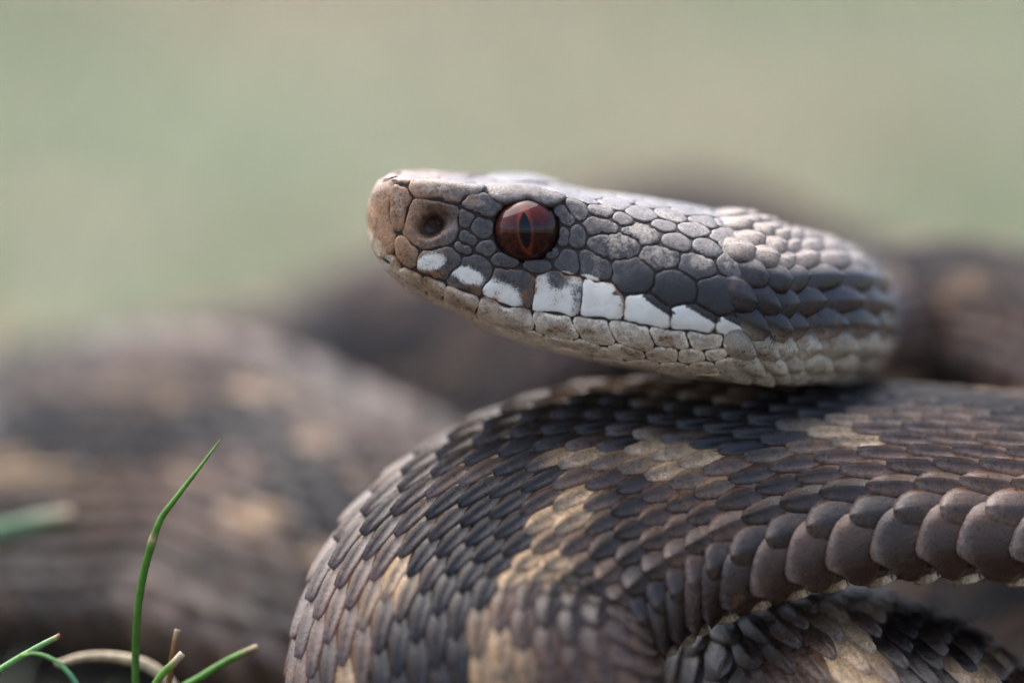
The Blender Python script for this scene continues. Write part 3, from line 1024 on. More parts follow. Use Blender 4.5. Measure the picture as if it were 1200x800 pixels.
# template of one back scale: a runs from the hidden root (0) to the free tip (1), b across (-1..1)
TA = np.array([0.0, 0.22, 0.42, 0.58, 0.72, 0.84, 0.93, 0.985, 0.99])
TB = np.array([-1.0, -1.0, -0.62, -0.13, 0.0, 0.13, 0.62, 1.0, 1.0])
TDROP_B = np.array([1, 0, 0, 0, 0, 0, 0, 0, 1])
na, nb = len(TA), len(TB)
Tidx = np.arange(na * nb).reshape(na, nb)
TF = np.stack([Tidx[:-1, :-1], Tidx[:-1, 1:], Tidx[1:, 1:], Tidx[1:, :-1]], -1).reshape(-1, 4)
TA_g, TB_g = np.meshgrid(TA, TB, indexing='ij')
TDROP = np.maximum(np.repeat(TDROP_B[None], na, 0), (np.arange(na) == na - 1)[:, None]).astype(float)
TA_g, TB_g, TDROP = TA_g.ravel(), TB_g.ravel(), TDROP.ravel()


def outline(a, p):
    """half width of the scale along it; p: 1 = blunt and round, 0 = pointed"""
    t = np.clip((a - 0.38) / 0.62, 0, 1)
    tail = np.clip(1 - t ** (1.55 + 0.85 * p), 0, 1) ** (0.70 - 0.20 * p)
    return np.where(a < 0.38, 0.80 + 0.20 * np.sin(a / 0.38 * math.pi / 2), tail)


ZIG_L = 25.0
ZIG_PHASE = 0.15


def body_colours(s, q, qf, rid, tip, bb, seed_a, seed_b, pos):
    """zigzag of the back, pale flecks along it, dull flanks with dark blotches"""
    n = len(s)
    t = (s / ZIG_L + ZIG_PHASE) % 1.0
    tri = 4 * np.abs(t - 0.5) - 1
    wob = 1.4 * (vnoise(np.stack([s / 8, q / 5, np.zeros(n)], 1), 3) - 0.5)
    c = 3.4 * tri + 2.0 * (vnoise(np.stack([s / 5, np.zeros(n), np.zeros(n)], 1), 31) - 0.5)
    hw = 3.5 + 2.0 * wob
    d = np.abs(q - c) - hw + (seed_a - 0.5) * 3.2
    dark = 1 - smooth01(-0.7, 0.9, d)
    pale = smooth01(-0.3, 1.0, d) * (1 - smooth01(2.2, 4.6, d + 2.5 * wob))
    patch = smooth01(0.45, 0.60, vnoise(np.stack([s / 4.5, q / 2.6, np.zeros(n)], 1), 9))
    pale = pale * (0.12 + 0.88 * patch) * smooth01(0.08, 0.35, seed_b)
    t2 = (s / ZIG_L + ZIG_PHASE + np.where(q > 0, 0.5, 0.0)) % 1.0
    spot = (1 - smooth01(0.10, 0.22, np.abs(t2 - 0.5))) * (1 - smooth01(2.0, 4.0, np.abs(np.abs(q) - 11.5)))
    flank = srgb(82, 59, 45)
    col = np.tile(flank, (n, 1))
    rnd = 0.6 + 0.8 * seed_a
    col = col * rnd[:, None]
    tan = srgb(182, 150, 112)
    col = col * (1 - pale[:, None]) + tan * pale[:, None] * (0.8 + 0.3 * seed_b[:, None])
    blk = srgb(34, 25, 20)
    mot = smooth01(0.56, 0.70, vnoise(np.stack([s / 5.0, q / 3.0, np.ones(n)], 1), 17))
    dk = np.clip(np.maximum(np.maximum(dark, 0.75 * spot), 0.72 * mot * (1 - pale)), 0, 1)
    col = col * (1 - dk[:, None]) + blk * dk[:, None] * (0.8 + 0.5 * seed_b[:, None])
    # grey bloom on the free tips, warm brown roots
    grey = srgb(128, 115, 108) * (0.22 + 0.78 * (1 - dk))[:, None]
    g = smooth01(0.60, 1.0, tip) * 0.38
    col = col * (1 - g[:, None]) + grey * g[:, None]
    low = smooth01(0.82, 1.0, qf)
    cream = srgb(205, 190, 168)
    msk = np.zeros((n, 4))
    msk[:, 1] = 0.18 * (1 - dk) + 0.10 * seed_b
    msk[:, 2] = 0.14 + 0.16 * seed_a + 0.12 * low
    msk[:, 3] = 0.03 + 0.10 * seed_b * (1 - dk)
    return col, msk


def build_back_scales():
    ph0 = np.interp(START_S, RSLEN, phase)
    ph1 = phase[-1] - 0.5
    k0, k1 = int(math.ceil(ph0)), int(ph1)
    ks, rows = [], []
    for k in range(k0, k1):
        for r in range(-NROW, NROW + 1):
            ks.append(k + (0.5 if r % 2 else 0.0)); rows.append(r)
    ks = np.array(ks); rows = np.array(rows)
    n = len(ks)
    ar = np.abs(rows)
    jit = RNG.uniform(-0.04, 0.04, n)
    ks = ks + jit
    rid = ring_at_phase(ks)
    Q = np.interp(rid, np.arange(NR), QMAX)
    pit = np.interp(rid, np.arange(NR), pitch_s)
    bw = smooth01(8, 45, np.interp(rid, np.arange(NR), RSLEN) - START_S)
    qc = np.sign(rows) * (row_q[ar] * bw + ar / (NROW + 0.5) * (1 - bw)) * Q
    hwid = (row_w[ar] * bw + 1 / (NROW + 0.5) * (1 - bw)) * Q * 0.5
    blunt = np.maximum(smooth01(6.5, 10, ar), 0.8 * (1 - smooth01(4, 30, np.interp(rid, np.arange(NR), RSLEN) - START_S)))
    # size of the scale: along the body in phase units, across in mm
    lenp = 1.50 - 0.12 * (ar == NROW - 1) - 0.30 * (ar == NROW) - 0.22 * (1 - bw) * (ar < NROW - 1) + RNG.uniform(-0.05, 0.05, n)
    wid = hwid * (1.42 + 0.02 * blunt + 0.30 * (ar == NROW)) * RNG.uniform(0.95, 1.06, n)
    a, b = TA_g[None], TB_g[None]
    om = outline(a, blunt[:, None])
    aph = ks[:, None] + (a - 0.62) * lenp[:, None]
    skew = RNG.uniform(-0.06, 0.06, n)[:, None]
    outb0 = np.where(rows[:, None] > 0, b, -b) * np.ones_like(a)
    peak = np.interp(a, [0.0, 0.2, 0.45, 0.62, 0.85, 1.0], [0.55, 0.80, 0.98, 0.9, 0.6, 0.3])
    om = np.where((ar == NROW)[:, None] & (outb0 > 0.3) & (bw > 0.5)[:, None], om ** 0.3 * peak, om * np.ones_like(qc[:, None]))
    qq = qc[:, None] + (b * om + skew * (a - 0.5)) * wid[:, None]
    last = (ar == NROW)[:, None]
    outb = np.where(rows[:, None] > 0, b, -b) * np.ones_like(a)
    aph = aph - last * 0.55 * np.clip(outb, -0.2, 1) ** 1 * smooth01(0.0, 0.5, a)
    rr = ring_at_phase(aph)
    Pp, Nn = surf(rr.ravel(), qq.ravel())
    size = np.minimum(pit, 2.2 * wid)[:, None]
    lift = (0.02 + (0.165 + 0.055 * smooth01(8, 10, ar) * bw)[:, None] * a ** 1.15) * size * (1 + 0.8 * (1 - bw))[:, None] * (0.9 + 0.25 * RNG.uniform(0, 1, n)[:, None])
    cup = -0.10 * size * (b ** 2) * (0.5 + 0.5 * a) * (0.7 + 0.6 * blunt[:, None])
    keel = 0.20 * size * (1 - np.clip(blunt[:, None] * 1.15, 0, 1)) * np.exp(-(b / 0.11) ** 2) * smooth01(0.2, 0.5, a)
    tipdrop = -0.05 * size * smooth01(0.86, 1.0, a)
    dome = 0.13 * size * (1 - b ** 2) * np.sin(np.clip(a, 0, 1) * math.pi * 0.85) * (1 - bw)[:, None]
    h = lift + cup + keel + tipdrop + dome + 0.24 * ((ar == NROW) & (bw > 0.5))[:, None]
    h = np.where(TDROP[None] > 0, h - 0.15 * size, h) + 0.02
    V = (Pp + Nn * h.reshape(-1)[:, None]).reshape(n, na * nb, 3)
    # colours
    s_at = np.interp(rr.ravel(), np.arange(NR), RSLEN)
    seed_a = np.repeat(RNG.uniform(0, 1, n), na * nb); seed_b = np.repeat(RNG.uniform(0, 1, n), na * nb)
    # the pattern is decided mostly scale by scale
    s_c = np.repeat(np.interp(rid, np.arange(NR), RSLEN), na * nb)
    q_c = np.repeat(qc, na * nb)
    s_mix = 0.7 * s_c + 0.3 * s_at; q_mix = 0.75 * q_c + 0.25 * qq.ravel()
    qf = np.repeat(ar / NROW, na * nb)
    tip = np.broadcast_to(a, (n, na * nb)).ravel(); bb = np.broadcast_to(b, (n, na * nb)).ravel()
    col, msk = body_colours(s_mix - START_S, q_mix, qf, None, tip, bb, seed_a, seed_b, None)
    # neck just behind the head: buff above, black side stripe
    nk = 1 - smooth01(6, 24, s_at - START_S)
    qn = np.abs(qq.ravel()) / np.repeat(Q, na * nb)
    stripe = smooth01(0.40, 0.47, qn) * (1 - smooth01(0.66, 0.74, qn))
    pale_n = smooth01(0.68, 0.76, qn)
    cn = srgb(146, 130, 116) * (1 - stripe)[:, None] + srgb(44, 38, 38) * stripe[:, None]
    cn = cn * (1 - pale_n)[:, None] + srgb(180, 170, 150) * pale_n[:, None]
    col = col * (1 - nk)[:, None] + cn * nk[:, None]
    msk[:, 2] = np.maximum(msk[:, 2], nk * (0.22 + 0.25 * seed_a))
    msk[:, 3] = np.maximum(msk[:, 3], nk * 0.25 * seed_b * (1 - stripe))
    # big lowest rows: dark middle, grey rim, creamy rear lower corner
    low = (qf > 0.93)
    edge = np.maximum(np.abs(bb), smooth01(0.55, 1.0, tip))
    rim = smooth01(0.70, 0.98, edge) * (0.55 + 0.45 * (qf > 0.85)) * (1 - nk)
    mid_d = (1 - smooth01(0.15, 0.75, edge)) * (1 - nk)
    col = col * (1 - 0.30 * mid_d[:, None])
    msk[:, 2] = msk[:, 2] + (0.10 + 0.14 * (qf > 0.85)) * mid_d
    msk[:, 1] = msk[:, 1] + 0.16 * mid_d * (qf > 0.85)
    rimc = np.minimum(srgb(136, 124, 118)[None], col * 1.9)
    col = col * (1 - 0.5 * rim[:, None]) + rimc * 0.5 * rim[:, None]
    outer = np.where(np.repeat(rows, na * nb) > 0, bb, -bb)
    corner = smooth01(0.55, 1.0, outer) * low * smooth01(0.1, 0.5, tip) * (1 - smooth01(0.75, 0.95, tip))
    col = col * (1 - 0.6 * corner[:, None]) + srgb(200, 176, 146) * 0.6 * corner[:, None]
    return V, col.reshape(n, -1, 3), msk.reshape(n, -1, 4), rid, rows, qc


BV, BC, BM, b_rid, b_rows, b_qc = build_back_scales()
NB = len(BV)

# belly plates: one wide plate per step
def build_belly():
    ph0 = int(math.ceil(np.interp(START_S, RSLEN, phase))); ph1 = int(phase[-1] - 0.5)
    kd_ = np.arange(ph0, ph1)
    ks = kd_ + 0.45
    n = len(ks)
    ta = np.array([0.0, 0.35, 0.7, 0.9, 0.985, 1.0, 1.0])
    td = np.array([0, 0, 0, 0, 0, 0, 1.0])
    tb = np.array([-1, -1, -0.94, -0.85, -0.6, -0.2, 0.2, 0.6, 0.85, 0.94, 1, 1])
    db = np.array([1, 0, 0, 0, 0, 0, 0, 0, 0, 0, 0, 1.0])
    A, B = np.meshgrid(ta, tb, indexing='ij')
    drop = np.maximum(td[:, None], db[None]).ravel()
    A, B = A.ravel()[None], B.ravel()[None]
    idx = np.arange(A.size).reshape(len(ta), len(tb))
    F = np.stack([idx[:-1, :-1], idx[1:, :-1], idx[1:, 1:], idx[:-1, 1:]], -1).reshape(-1, 4)
    rid = ring_at_phase(ks)
    ar_ = np.arange(NR)
    tot = np.interp(rid, ar_, arc[:, -1]); Q = np.interp(rid, ar_, QMAX)
    pit = np.interp(rid, ar_, pitch_s)
    half = (tot - Q * 0.97)[:, None]
    rr = ring_at_phase(ks[:, None] + (A - 0.6) * 1.45)
    totr = np.interp(rr.ravel(), ar_, arc[:, -1]).reshape(rr.shape)
    qd = B * half
    q = np.where(qd >= 0, totr - np.abs(qd), -(totr - np.abs(qd)))
    Pp, Nn = surf(rr.ravel(), q.ravel())
    h = (0.05 * A) * pit[:, None] - drop[None] * 0.12 * pit[:, None] + 0.02
    V = (Pp + Nn * h.reshape(-1)[:, None]).reshape(n, -1, 3)
    c = srgb(62, 52, 46) * np.ones((n, A.size, 3))
    g = 0.4 * smooth01(0.62, 0.92, A) * np.ones((n, 1))
    c = c * (1 - g[..., None]) + srgb(170, 150, 128) * g[..., None]
    # the upturned creamy ends of the plate, showing in the notches of the lowest scale row
    bw = smooth01(8, 45, np.interp(rid, ar_, RSLEN) - START_S) * (np.interp(rid, ar_, kap) < 0.060)
    wid = row_w[NROW] * Q * 0.5 * 1.74
    qc10 = row_q[NROW] * Q
    Vs, Fs, base = [V], [F], A.size
    t = np.linspace(0, 1, 6)
    wob = RNG.uniform(-1, 1, (n, 2))
    for sg in (1, -1):
        st, off, hh = [], [], []
        for ti in t:
            pc = kd_ - 0.12 + 0.05 * wob[:, 0] + 0.46 * ti
            qv = qc10 + wid * (0.46 + 0.05 * wob[:, 1] + 0.78 * ti ** 1.1)
            w = 0.115 * (math.sin(math.pi * min(1, 0.18 + 0.82 * ti)) ** 0.7 + 0.10) * (1 - 0.35 * ti)
            for (u, lift_) in ((-1, -0.2), (-0.6, 0.58), (0.15, 0.78), (0.8, 0.58), (1, -0.2)):
                st.append(pc + u * w * 0.9); off.append(sg * (qv + u * w * pit * 0.55)); hh.append((lift_ - 0.22 * ti) * (bw > 0.6) - 0.6 * (bw <= 0.6))
        st, off, hh = np.stack(st, 1), np.stack(off, 1), np.stack(hh, 1)
        Pp, Nn = surf(ring_at_phase(st).ravel(), off.ravel())
        Vs.append((Pp + Nn * hh.reshape(-1)[:, None]).reshape(n, -1, 3))
        ix = np.arange(30).reshape(6, 5) + base
        f = np.stack([ix[:-1, :-1], ix[:-1, 1:], ix[1:, 1:], ix[1:, :-1]], -1).reshape(-1, 4)
        Fs.append(f if sg > 0 else f[:, ::-1])
        base += 30
        tt = np.repeat(t, 5)[None, :, None] * np.ones((n, 1, 1))
        c = np.concatenate([c, srgb(226, 204, 174) * (1 - 0.25 * tt)], 1)
    V = np.concatenate(Vs, 1); F = np.concatenate(Fs, 0)
    m = np.zeros((n, V.shape[1], 4)); m[..., 2] = 0.10; m[..., 1] = 0.12
    return V, c, m, F, rid


LV, LC, LM, LF, l_rid = build_belly()

# which scales show largest: projected size of those that face the lens and are not hidden
cen_all = BV[:, Tidx[3, 4]]
pxa, pya, da = project(BV.reshape(-1, 3))
pxa = pxa.reshape(NB, -1); pya = pya.reshape(NB, -1)
cx, cy = pxa.mean(1), pya.mean(1)


def quad_area(ix):
    x, y = pxa[:, ix], pya[:, ix]
    return 0.5 * np.abs(sum(x[:, i] * y[:, (i + 1) % len(ix)] - x[:, (i + 1) % len(ix)] * y[:, i] for i in range(len(ix))))


area = quad_area([Tidx[2, 1], Tidx[4, 1], Tidx[7, 4], Tidx[4, 7], Tidx[2, 7]])
vis = np.zeros(NB, bool)
for i in range(NB):
    if -20 < cx[i] < 1220 and -20 < cy[i] < 820:
        o = Vector(CAM); d = Vector(cen_all[i]) - o
        L = d.length
        hit, _, _, dd = BODY_BVH.ray_cast(o, d.normalized(), L + 5)
        vis[i] = hit is None or dd > L - 1.2
rank = np.argsort(-(area * vis))
picked = set(rank[:300][(area * vis)[rank[:300]] > 60].tolist())
TFl = TF.tolist()
for i in sorted(picked):
    c0 = cen_all[i]
    me = make_mesh("back_scale", BV[i], TFl, {"Col": BC[i], "Mask": BM[i]}, M_SCALE, origin=c0)
    add_object("back_scale", me, body, c0, base_pt)
rest = [i for i in range(NB) if i not in picked]
nvs = na * nb
F = (TF[None] + (np.arange(len(rest)) * nvs)[:, None, None]).reshape(-1, 4)
me = make_mesh("back_scales", BV[rest].reshape(-1, 3), F, {"Col": BC[rest].reshape(-1, 3), "Mask": BM[rest].reshape(-1, 4)}, M_SCALE, origin=base_pt)
ob = add_object("back_scales", me, body, base_pt, base_pt)
ob["kind"] = "stuff"

# belly plates: those at the visible fold singly, the rest together
lc = LV.mean(1)
lpx, lpy, ld = project(LV[:, :, :].reshape(-1, 3))
lpx = lpx.reshape(len(LV), -1); lpy = lpy.reshape(len(LV), -1)
front = (lpx.max(1) > 740) & (lpx.min(1) < 1230) & (lpy.min(1) < 800) & (lpy.max(1) > 560) & (l_rid < np.interp(RSLEN[-1] * 0.42, RSLEN, np.arange(NR)))
LFl = LF.tolist()
for i in np.nonzero(front)[0]:
    me = make_mesh("belly_scale", LV[i], LFl, {"Col": LC[i], "Mask": LM[i]}, M_SCALE, origin=lc[i])
    add_object("belly_scale", me, body, lc[i], base_pt)
rest = np.nonzero(~front)[0]
F = (LF[None] + (np.arange(len(rest)) * LV.shape[1])[:, None, None]).reshape(-1, 4)
me = make_mesh("belly_scales", LV[rest].reshape(-1, 3), F, {"Col": LC[rest].reshape(-1, 3), "Mask": LM[rest].reshape(-1, 4)}, M_SCALE, origin=base_pt)
ob = add_object("belly_scales", me, body, base_pt, base_pt)
ob["kind"] = "stuff"


# ------------------------------------------------------------------ eyes
def iris_material():
    m, nt, b = node_mat("iris")
    tc = nt.nodes.new("ShaderNodeTexCoord")
    mp = nt.nodes.new("ShaderNodeMapping")
    nt.links.new(tc.outputs["Object"], mp.inputs[0])
    sep = nt.nodes.new("ShaderNodeSeparateXYZ")
    nt.links.new(tc.outputs["Object"], sep.inputs[0])
    # distance to the slit: an upright lens
    ax = math_node(nt, 'DIVIDE', sep.outputs[0], 0.00046)
    ay = math_node(nt, 'DIVIDE', sep.outputs[1], 0.00138)
    rr = math_node(nt, 'SQRT', math_node(nt, 'ADD', math_node(nt, 'MULTIPLY', ax, ax), math_node(nt, 'MULTIPLY', ay, ay)))
    n1 = tex_noise(nt, 3200, 4, 0.7, tc.outputs["Object"])
    n2 = tex_noise(nt, 1100, 3, 0.6, tc.outputs["Object"])
    ring = math_node(nt, 'SUBTRACT', 1.0, map_range(nt, rr, 0.85, 1.5))
    up = map_range(nt, sep.outputs[1], -0.0004, 0.0016)
    base = mix_col(nt, map_range(nt, n1, 0.35, 0.7), srgb(22, 9, 7), srgb(80, 30, 18))
    base = mix_col(nt, map_range(nt, n2, 0.45, 0.7, 0.0, 0.7), base, srgb(20, 10, 8))
    base = mix_col(nt, math_node(nt, 'MULTIPLY', up, 0.55), base, srgb(92, 40, 33))
    base = mix_col(nt, math_node(nt, 'MULTIPLY', ring, 0.45), base, srgb(150, 68, 46))
    # dark limbus
    rad = math_node(nt, 'SQRT', math_node(nt, 'ADD', math_node(nt, 'MULTIPLY', sep.outputs[0], sep.outputs[0]), math_node(nt, 'MULTIPLY', sep.outputs[1], sep.outputs[1])))
    base = mix_col(nt, map_range(nt, rad, 0.00185, 0.00225), base, srgb(26, 12, 9))
    nt.links.new(base, b.inputs["Base Color"])
    b.inputs["Roughness"].default_value = 0.45
    b.inputs["Specular IOR Level"].default_value = 0.0
    b.inputs["Coat Weight"].default_value = 1.0
    b.inputs["Coat Roughness"].default_value = 0.02
    b.inputs["Coat IOR"].default_value = 1.40
    return m


def pupil_material():
    m, nt, b = node_mat("pupil")
    b.inputs["Base Color"].default_value = (0.002, 0.0025, 0.003, 1)
    b.inputs["Roughness"].default_value = 0.4
    b.inputs["Specular IOR Level"].default_value = 0.0
    b.inputs["Coat Weight"].default_value = 1.0
    b.inputs["Coat Roughness"].default_value = 0.02
    b.inputs["Coat IOR"].default_value = 1.40
    return m


M_IRIS, M_PUPIL = iris_material(), pupil_material()


def eyeball(side):
    nrm = eye_n if side == 1 else norm(eye_n * np.array([1, -1, 1]))
    c = GP[ei, NV - 1 + side * ej] - nrm * 1.15
    z = nrm
    yv = norm(np.array([-0.10, 0, 1.0]) - z * (z @ np.array([-0.10, 0, 1.0]))); xv = np.cross(yv, z)
    V, F = [], []
    nu, nvv = 48, 24
    for i in range(nvv + 1):
        th = math.pi * 0.62 * i / nvv
        for j in range(nu):
            ph = 2 * math.pi * j / nu
            V.append((EYE_R * math.sin(th) * math.cos(ph), EYE_R * math.sin(th) * math.sin(ph), EYE_R * math.cos(th)))
    for i in range(nvv):
        for j in range(nu):
            F.append([i * nu + j, (i + 1) * nu + j, (i + 1) * nu + (j + 1) % nu, i * nu + (j + 1) % nu])
    me = make_mesh("eye", np.array(V), F, mat=M_IRIS)
    ob = bpy.data.objects.new("eye", me)
    COL.objects.link(ob)
    R = Matrix((xv, yv, z)).transposed().to_4x4()
    R.translation = Vector((c - base_pt) * MM)
    ob.parent = snake
    ob.matrix_local = R
    V, F = [], []
    n = 22
    hh, ww = 1.32, 0.43
    rows = []
    for i in range(n + 1):
        y = -hh + 2 * hh * i / n
        w = ww * max(0.0, 1 - (abs(y) / hh) ** 2.0) ** 0.8 + 0.008
        rows.append(len(V))
        for k in range(9):
            x = -w + 2 * w * k / 8
            rr = EYE_R + 0.006
            V.append((x, y, math.sqrt(rr * rr - x * x - y * y)))
    for i in range(n):
        for k in range(8):
            a = rows[i] + k; b = rows[i + 1] + k
            F.append([a, a + 1, b + 1, b])
    pm = make_mesh("pupil", np.array(V), F, mat=M_PUPIL)
    p = bpy.data.objects.new("pupil", pm)
    COL.objects.link(p)
    p.parent = ob
    return ob


eyeball(1)
eyeball(-1)

# ------------------------------------------------------------------ ground
GROUND_Z = -43.0


_hs = np.arange(NR)[(RC[:, 1] > 42) & (RSLEN > 0.36 * RSLEN[-1])][::10]
_HUM = np.stack([RC[_hs, 0], RC[_hs, 1], GP[_hs].min(1)[:, 2] + 1.0], 1)


def ground_h(x, y):
    """mm"""
    p = np.stack([x / 55, y / 55, np.zeros_like(x)], 1)
    h = 5.0 * (vnoise(p, 5) - 0.5) + 24.0 * (vnoise(p / 5.0, 8) - 0.5) * smooth01(250, 900, np.hypot(x, y))
    # the earth swells up under the rear coils and carries them
    near = np.nonzero(np.hypot(x, y - 60) < 260)[0]
    for k in range(0, len(near), 2000):
        g = near[k:k + 2000]
        d2 = (x[g][:, None] - _HUM[None, :, 0]) ** 2 + (y[g][:, None] - _HUM[None, :, 1]) ** 2
        up = (np.exp(-(d2 / 196.0) ** 1.3) * (_HUM[None, :, 2] - GROUND_Z)).max(1)
        h[g] = np.maximum(h[g], up)
    return GROUND_Z + h + 0.075 * np.clip(np.hypot(x, y) - 900, 0, 9000)


def ground_material():
    m, nt, b = node_mat("turf")
    pos = world_pos(nt)
    big = tex_noise(nt, 3.2, 4, 0.55, pos)
    mid = tex_noise(nt, 16, 4, 0.6, pos)
    fine = tex_noise(nt, 220, 4, 0.7, pos)
    c = mix_col(nt, map_range(nt, big, 0.36, 0.64), srgb(102, 116, 86), srgb(136, 118, 98))
    c = mix_col(nt, map_range(nt, mid, 0.4, 0.7, 0, 0.5), c, srgb(96, 110, 86))
    c = mix_col(nt, map_range(nt, fine, 0.45, 0.7, 0.0, 0.5), c, srgb(96, 84, 62))
    # bare earth by the snake, plus shade painted round the lens to darken reflections
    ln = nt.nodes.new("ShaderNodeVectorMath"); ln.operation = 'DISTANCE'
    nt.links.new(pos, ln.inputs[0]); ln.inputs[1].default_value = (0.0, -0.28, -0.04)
    soil_shade = math_node(nt, 'ADD', ln.outputs["Value"], math_node(nt, 'MULTIPLY', math_node(nt, 'SUBTRACT', mid, 0.5), 0.12))
    c = mix_col(nt, map_range(nt, soil_shade, 0.44, 0.54, 1.0, 0.0), c, mix_col(nt, fine, srgb(42, 34, 28), srgb(72, 58, 45)))
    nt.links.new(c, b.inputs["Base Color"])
    b.inputs["Roughness"].default_value = 0.9
    bp = nt.nodes.new("ShaderNodeBump")
    bp.inputs["Strength"].default_value = 0.6
    bp.inputs["Distance"].default_value = 0.002
    nt.links.new(fine, bp.inputs["Height"])
    nt.links.new(bp.outputs[0], b.inputs["Normal"])
    return m


def spaced(a, near, far, n):
    t = np.linspace(-1, 1, n)
    return a + np.sign(t) * near * (np.exp(np.abs(t) * math.log(far / near + 1)) - 1)


gx = spaced(0, 60, 400000, 150); gy = spaced(60, 60, 400000, 150)
X, Y = np.meshgrid(gx, gy, indexing='ij')
Zg = ground_h(X.ravel(), Y.ravel())
far = np.hypot(X.ravel(), Y.ravel())

n0 = len(gx); idx = np.arange(n0 * n0).reshape(n0, n0)
F = np.stack([idx[:-1, :-1], idx[1:, :-1], idx[1:, 1:], idx[:-1, 1:]], -1).reshape(-1, 4)
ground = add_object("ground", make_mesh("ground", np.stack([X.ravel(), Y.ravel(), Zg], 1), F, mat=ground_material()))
ground["kind"] = "structure"
ground["label"] = "short pale turf the viper lies on"


# ------------------------------------------------------------------ grass
def blade_material(name, c1, c2, vein):
    m, nt, b = node_mat(name)
    col = nt.nodes.new("ShaderNodeAttribute"); col.attribute_name = "Col"
    n = tex_noise(nt, 1500, 3, 0.6, world_pos(nt))
    br = map_range(nt, n, 0.3, 0.7, 0.8, 1.2)
    mm = nt.nodes.new("ShaderNodeMix"); mm.data_type = 'RGBA'; mm.blend_type = 'MULTIPLY'; mm.inputs[0].default_value = 1.0
    nt.links.new(col.outputs["Color"], mm.inputs[6]); nt.links.new(br, mm.inputs[7])
    nt.links.new(mm.outputs[2], b.inputs["Base Color"])
    b.inputs["Roughness"].default_value = 0.42
    tr = nt.nodes.new("ShaderNodeBsdfTranslucent")
    nt.links.new(mm.outputs[2], tr.inputs["Color"])
    mx = nt.nodes.new("ShaderNodeMixShader")
    mx.inputs[0].default_value = 0.25
    nt.links.new(b.outputs[0], mx.inputs[1]); nt.links.new(tr.outputs[0], mx.inputs[2])
    nt.links.new(mx.outputs[0], nt.nodes["Material Output"].inputs["Surface"])
    return m


M_BLADE = blade_material("grass_blade", None, None, None)


def catmull(pts, n):
    pts = np.array(pts, float)
    A = np.concatenate([pts[:1] * 2 - pts[1:2], pts, pts[-1:] * 2 - pts[-2:-1]], 0)
    out = []
    for i in range(1, len(A) - 2):
        t = np.linspace(0, 1, n, endpoint=False)[:, None]
        p0, p1, p2, p3 = A[i - 1], A[i], A[i + 1], A[i + 2]
        out.append(0.5 * ((2 * p1) + (-p0 + p2) * t + (2 * p0 - 5 * p1 + 4 * p2 - p3) * t * t + (-p0 + 3 * p1 - 3 * p2 + p3) * t ** 3))
    out.append(A[-2][None])
    return np.concatenate(out)


def grass_blade(pts, width, colours, label, tipw=0.1, node=None, fold=0.35, cap=None, group="grass blades beside the snake"):
    """pts tip -> root as (px, py, depth); colours: list of (t, rgb)"""
    w3 = [P(*p) for p in pts]
    end = w3[-1].copy(); g = float(ground_h(end[:1], end[1:2])[0])
    if end[2] > g + 1:
        w3.append(np.array([end[0] + 1.0, end[1] + 2.0, g - 1.5]))
    c = catmull(w3, 10)
    n = len(c)
    seglen = np.concatenate([[0], np.cumsum(np.linalg.norm(np.diff(c, axis=0), axis=1))])
    t = seglen / seglen[-1]
    tan = norm(np.gradient(c, axis=0))
    view = norm(CAM - c)
    sd = norm(np.cross(tan, view)); nr = np.cross(sd, tan)
    wd = width * np.clip(tipw + (1 - tipw) * np.minimum(1, (seglen / 9.0)) ** 0.7, 0, 1)
    prof = [(-1, 0.0), (-0.55, -0.12), (0, -fold), (0.55, -0.12), (1, 0.0), (0.5, 0.16), (0, 0.02 - fold * 0.4), (-0.5, 0.16)]
    V, C = [], []
    xs = np.array([q[0] for q in colours]); cs = np.array([q[1] for q in colours], float)
    for i in range(n):
        k = 1.0
        if node is not None:
            k = 1 + 0.15 * math.exp(-((t[i] - node) / 0.012) ** 2)
        rgb = np.array([np.interp(t[i], xs, cs[:, z]) for z in range(3)])
        for (u, hgt) in prof:
            V.append(c[i] + sd[i] * u * wd[i] * 0.5 * k - nr[i] * hgt * wd[i] * k)
            C.append(srgb(*rgb) * (1.12 if abs(u) < 0.1 else 1.0))
    m = len(prof)
    F = [[i * m + k, i * m + (k + 1) % m, (i + 1) * m + (k + 1) % m, (i + 1) * m + k] for i in range(n - 1) for k in range(m)]
    F.append(list(range(m))[::-1]); F.append([(n - 1) * m + k for k in range(m)])
    origin = c[-1]
    me = make_mesh("grass_blade", np.array(V), F, {"Col": np.array(C)}, M_BLADE, origin=origin)
    ob = add_object("grass_blade", me, None, origin)
    ob["label"] = label
    ob["category"] = "grass blade"
    ob["group"] = group
    return ob


G1, G2, G3 = (122, 164, 70), (92, 142, 52), (76, 120, 50)
STRAW = (196, 172, 132)
grass_blade([(258, 515, 0.0), (236, 545, 0.0), (205, 585, 0.2), (186, 613, 0.5), (170, 665, 1.2), (161, 720, 2.4), (159, 790, 4), (164, 900, 5), (172, 1000, 6)], 0.55,
            [(0, (170, 120, 70)), (0.012, G1), (0.2, G2), (0.215, STRAW), (0.228, G2), (0.6, G3), (1, (120, 120, 80))],
            "tall thin green grass blade with a pale node, tip leaning over the zigzag back", node=0.221)
grass_blade([(71, 744, -0.5), (40, 760, -0.5), (0, 784, -0.6), (-60, 825, -0.5), (-120, 900, 0), (-150, 1010, 1)], 0.5,
            [(0, (110, 40, 26)), (0.012, (196, 180, 130)), (0.03, (132, 176, 112)), (0.5, G2), (1, G3)],
            "short pale green grass blade with a reddish broken tip lying nearly flat", tipw=0.75)
grass_blade([(302, 757, 5.0), (270, 772, 5), (235, 793, 5), (205, 815, 5.5), (180, 870, 6), (168, 1000, 6)], 0.62,
            [(0, STRAW), (0.03, (150, 140, 96)), (0.07, G2), (1, G3)], "slanting green grass blade with a bleached cut tip next to the viper's front coil", tipw=0.7)
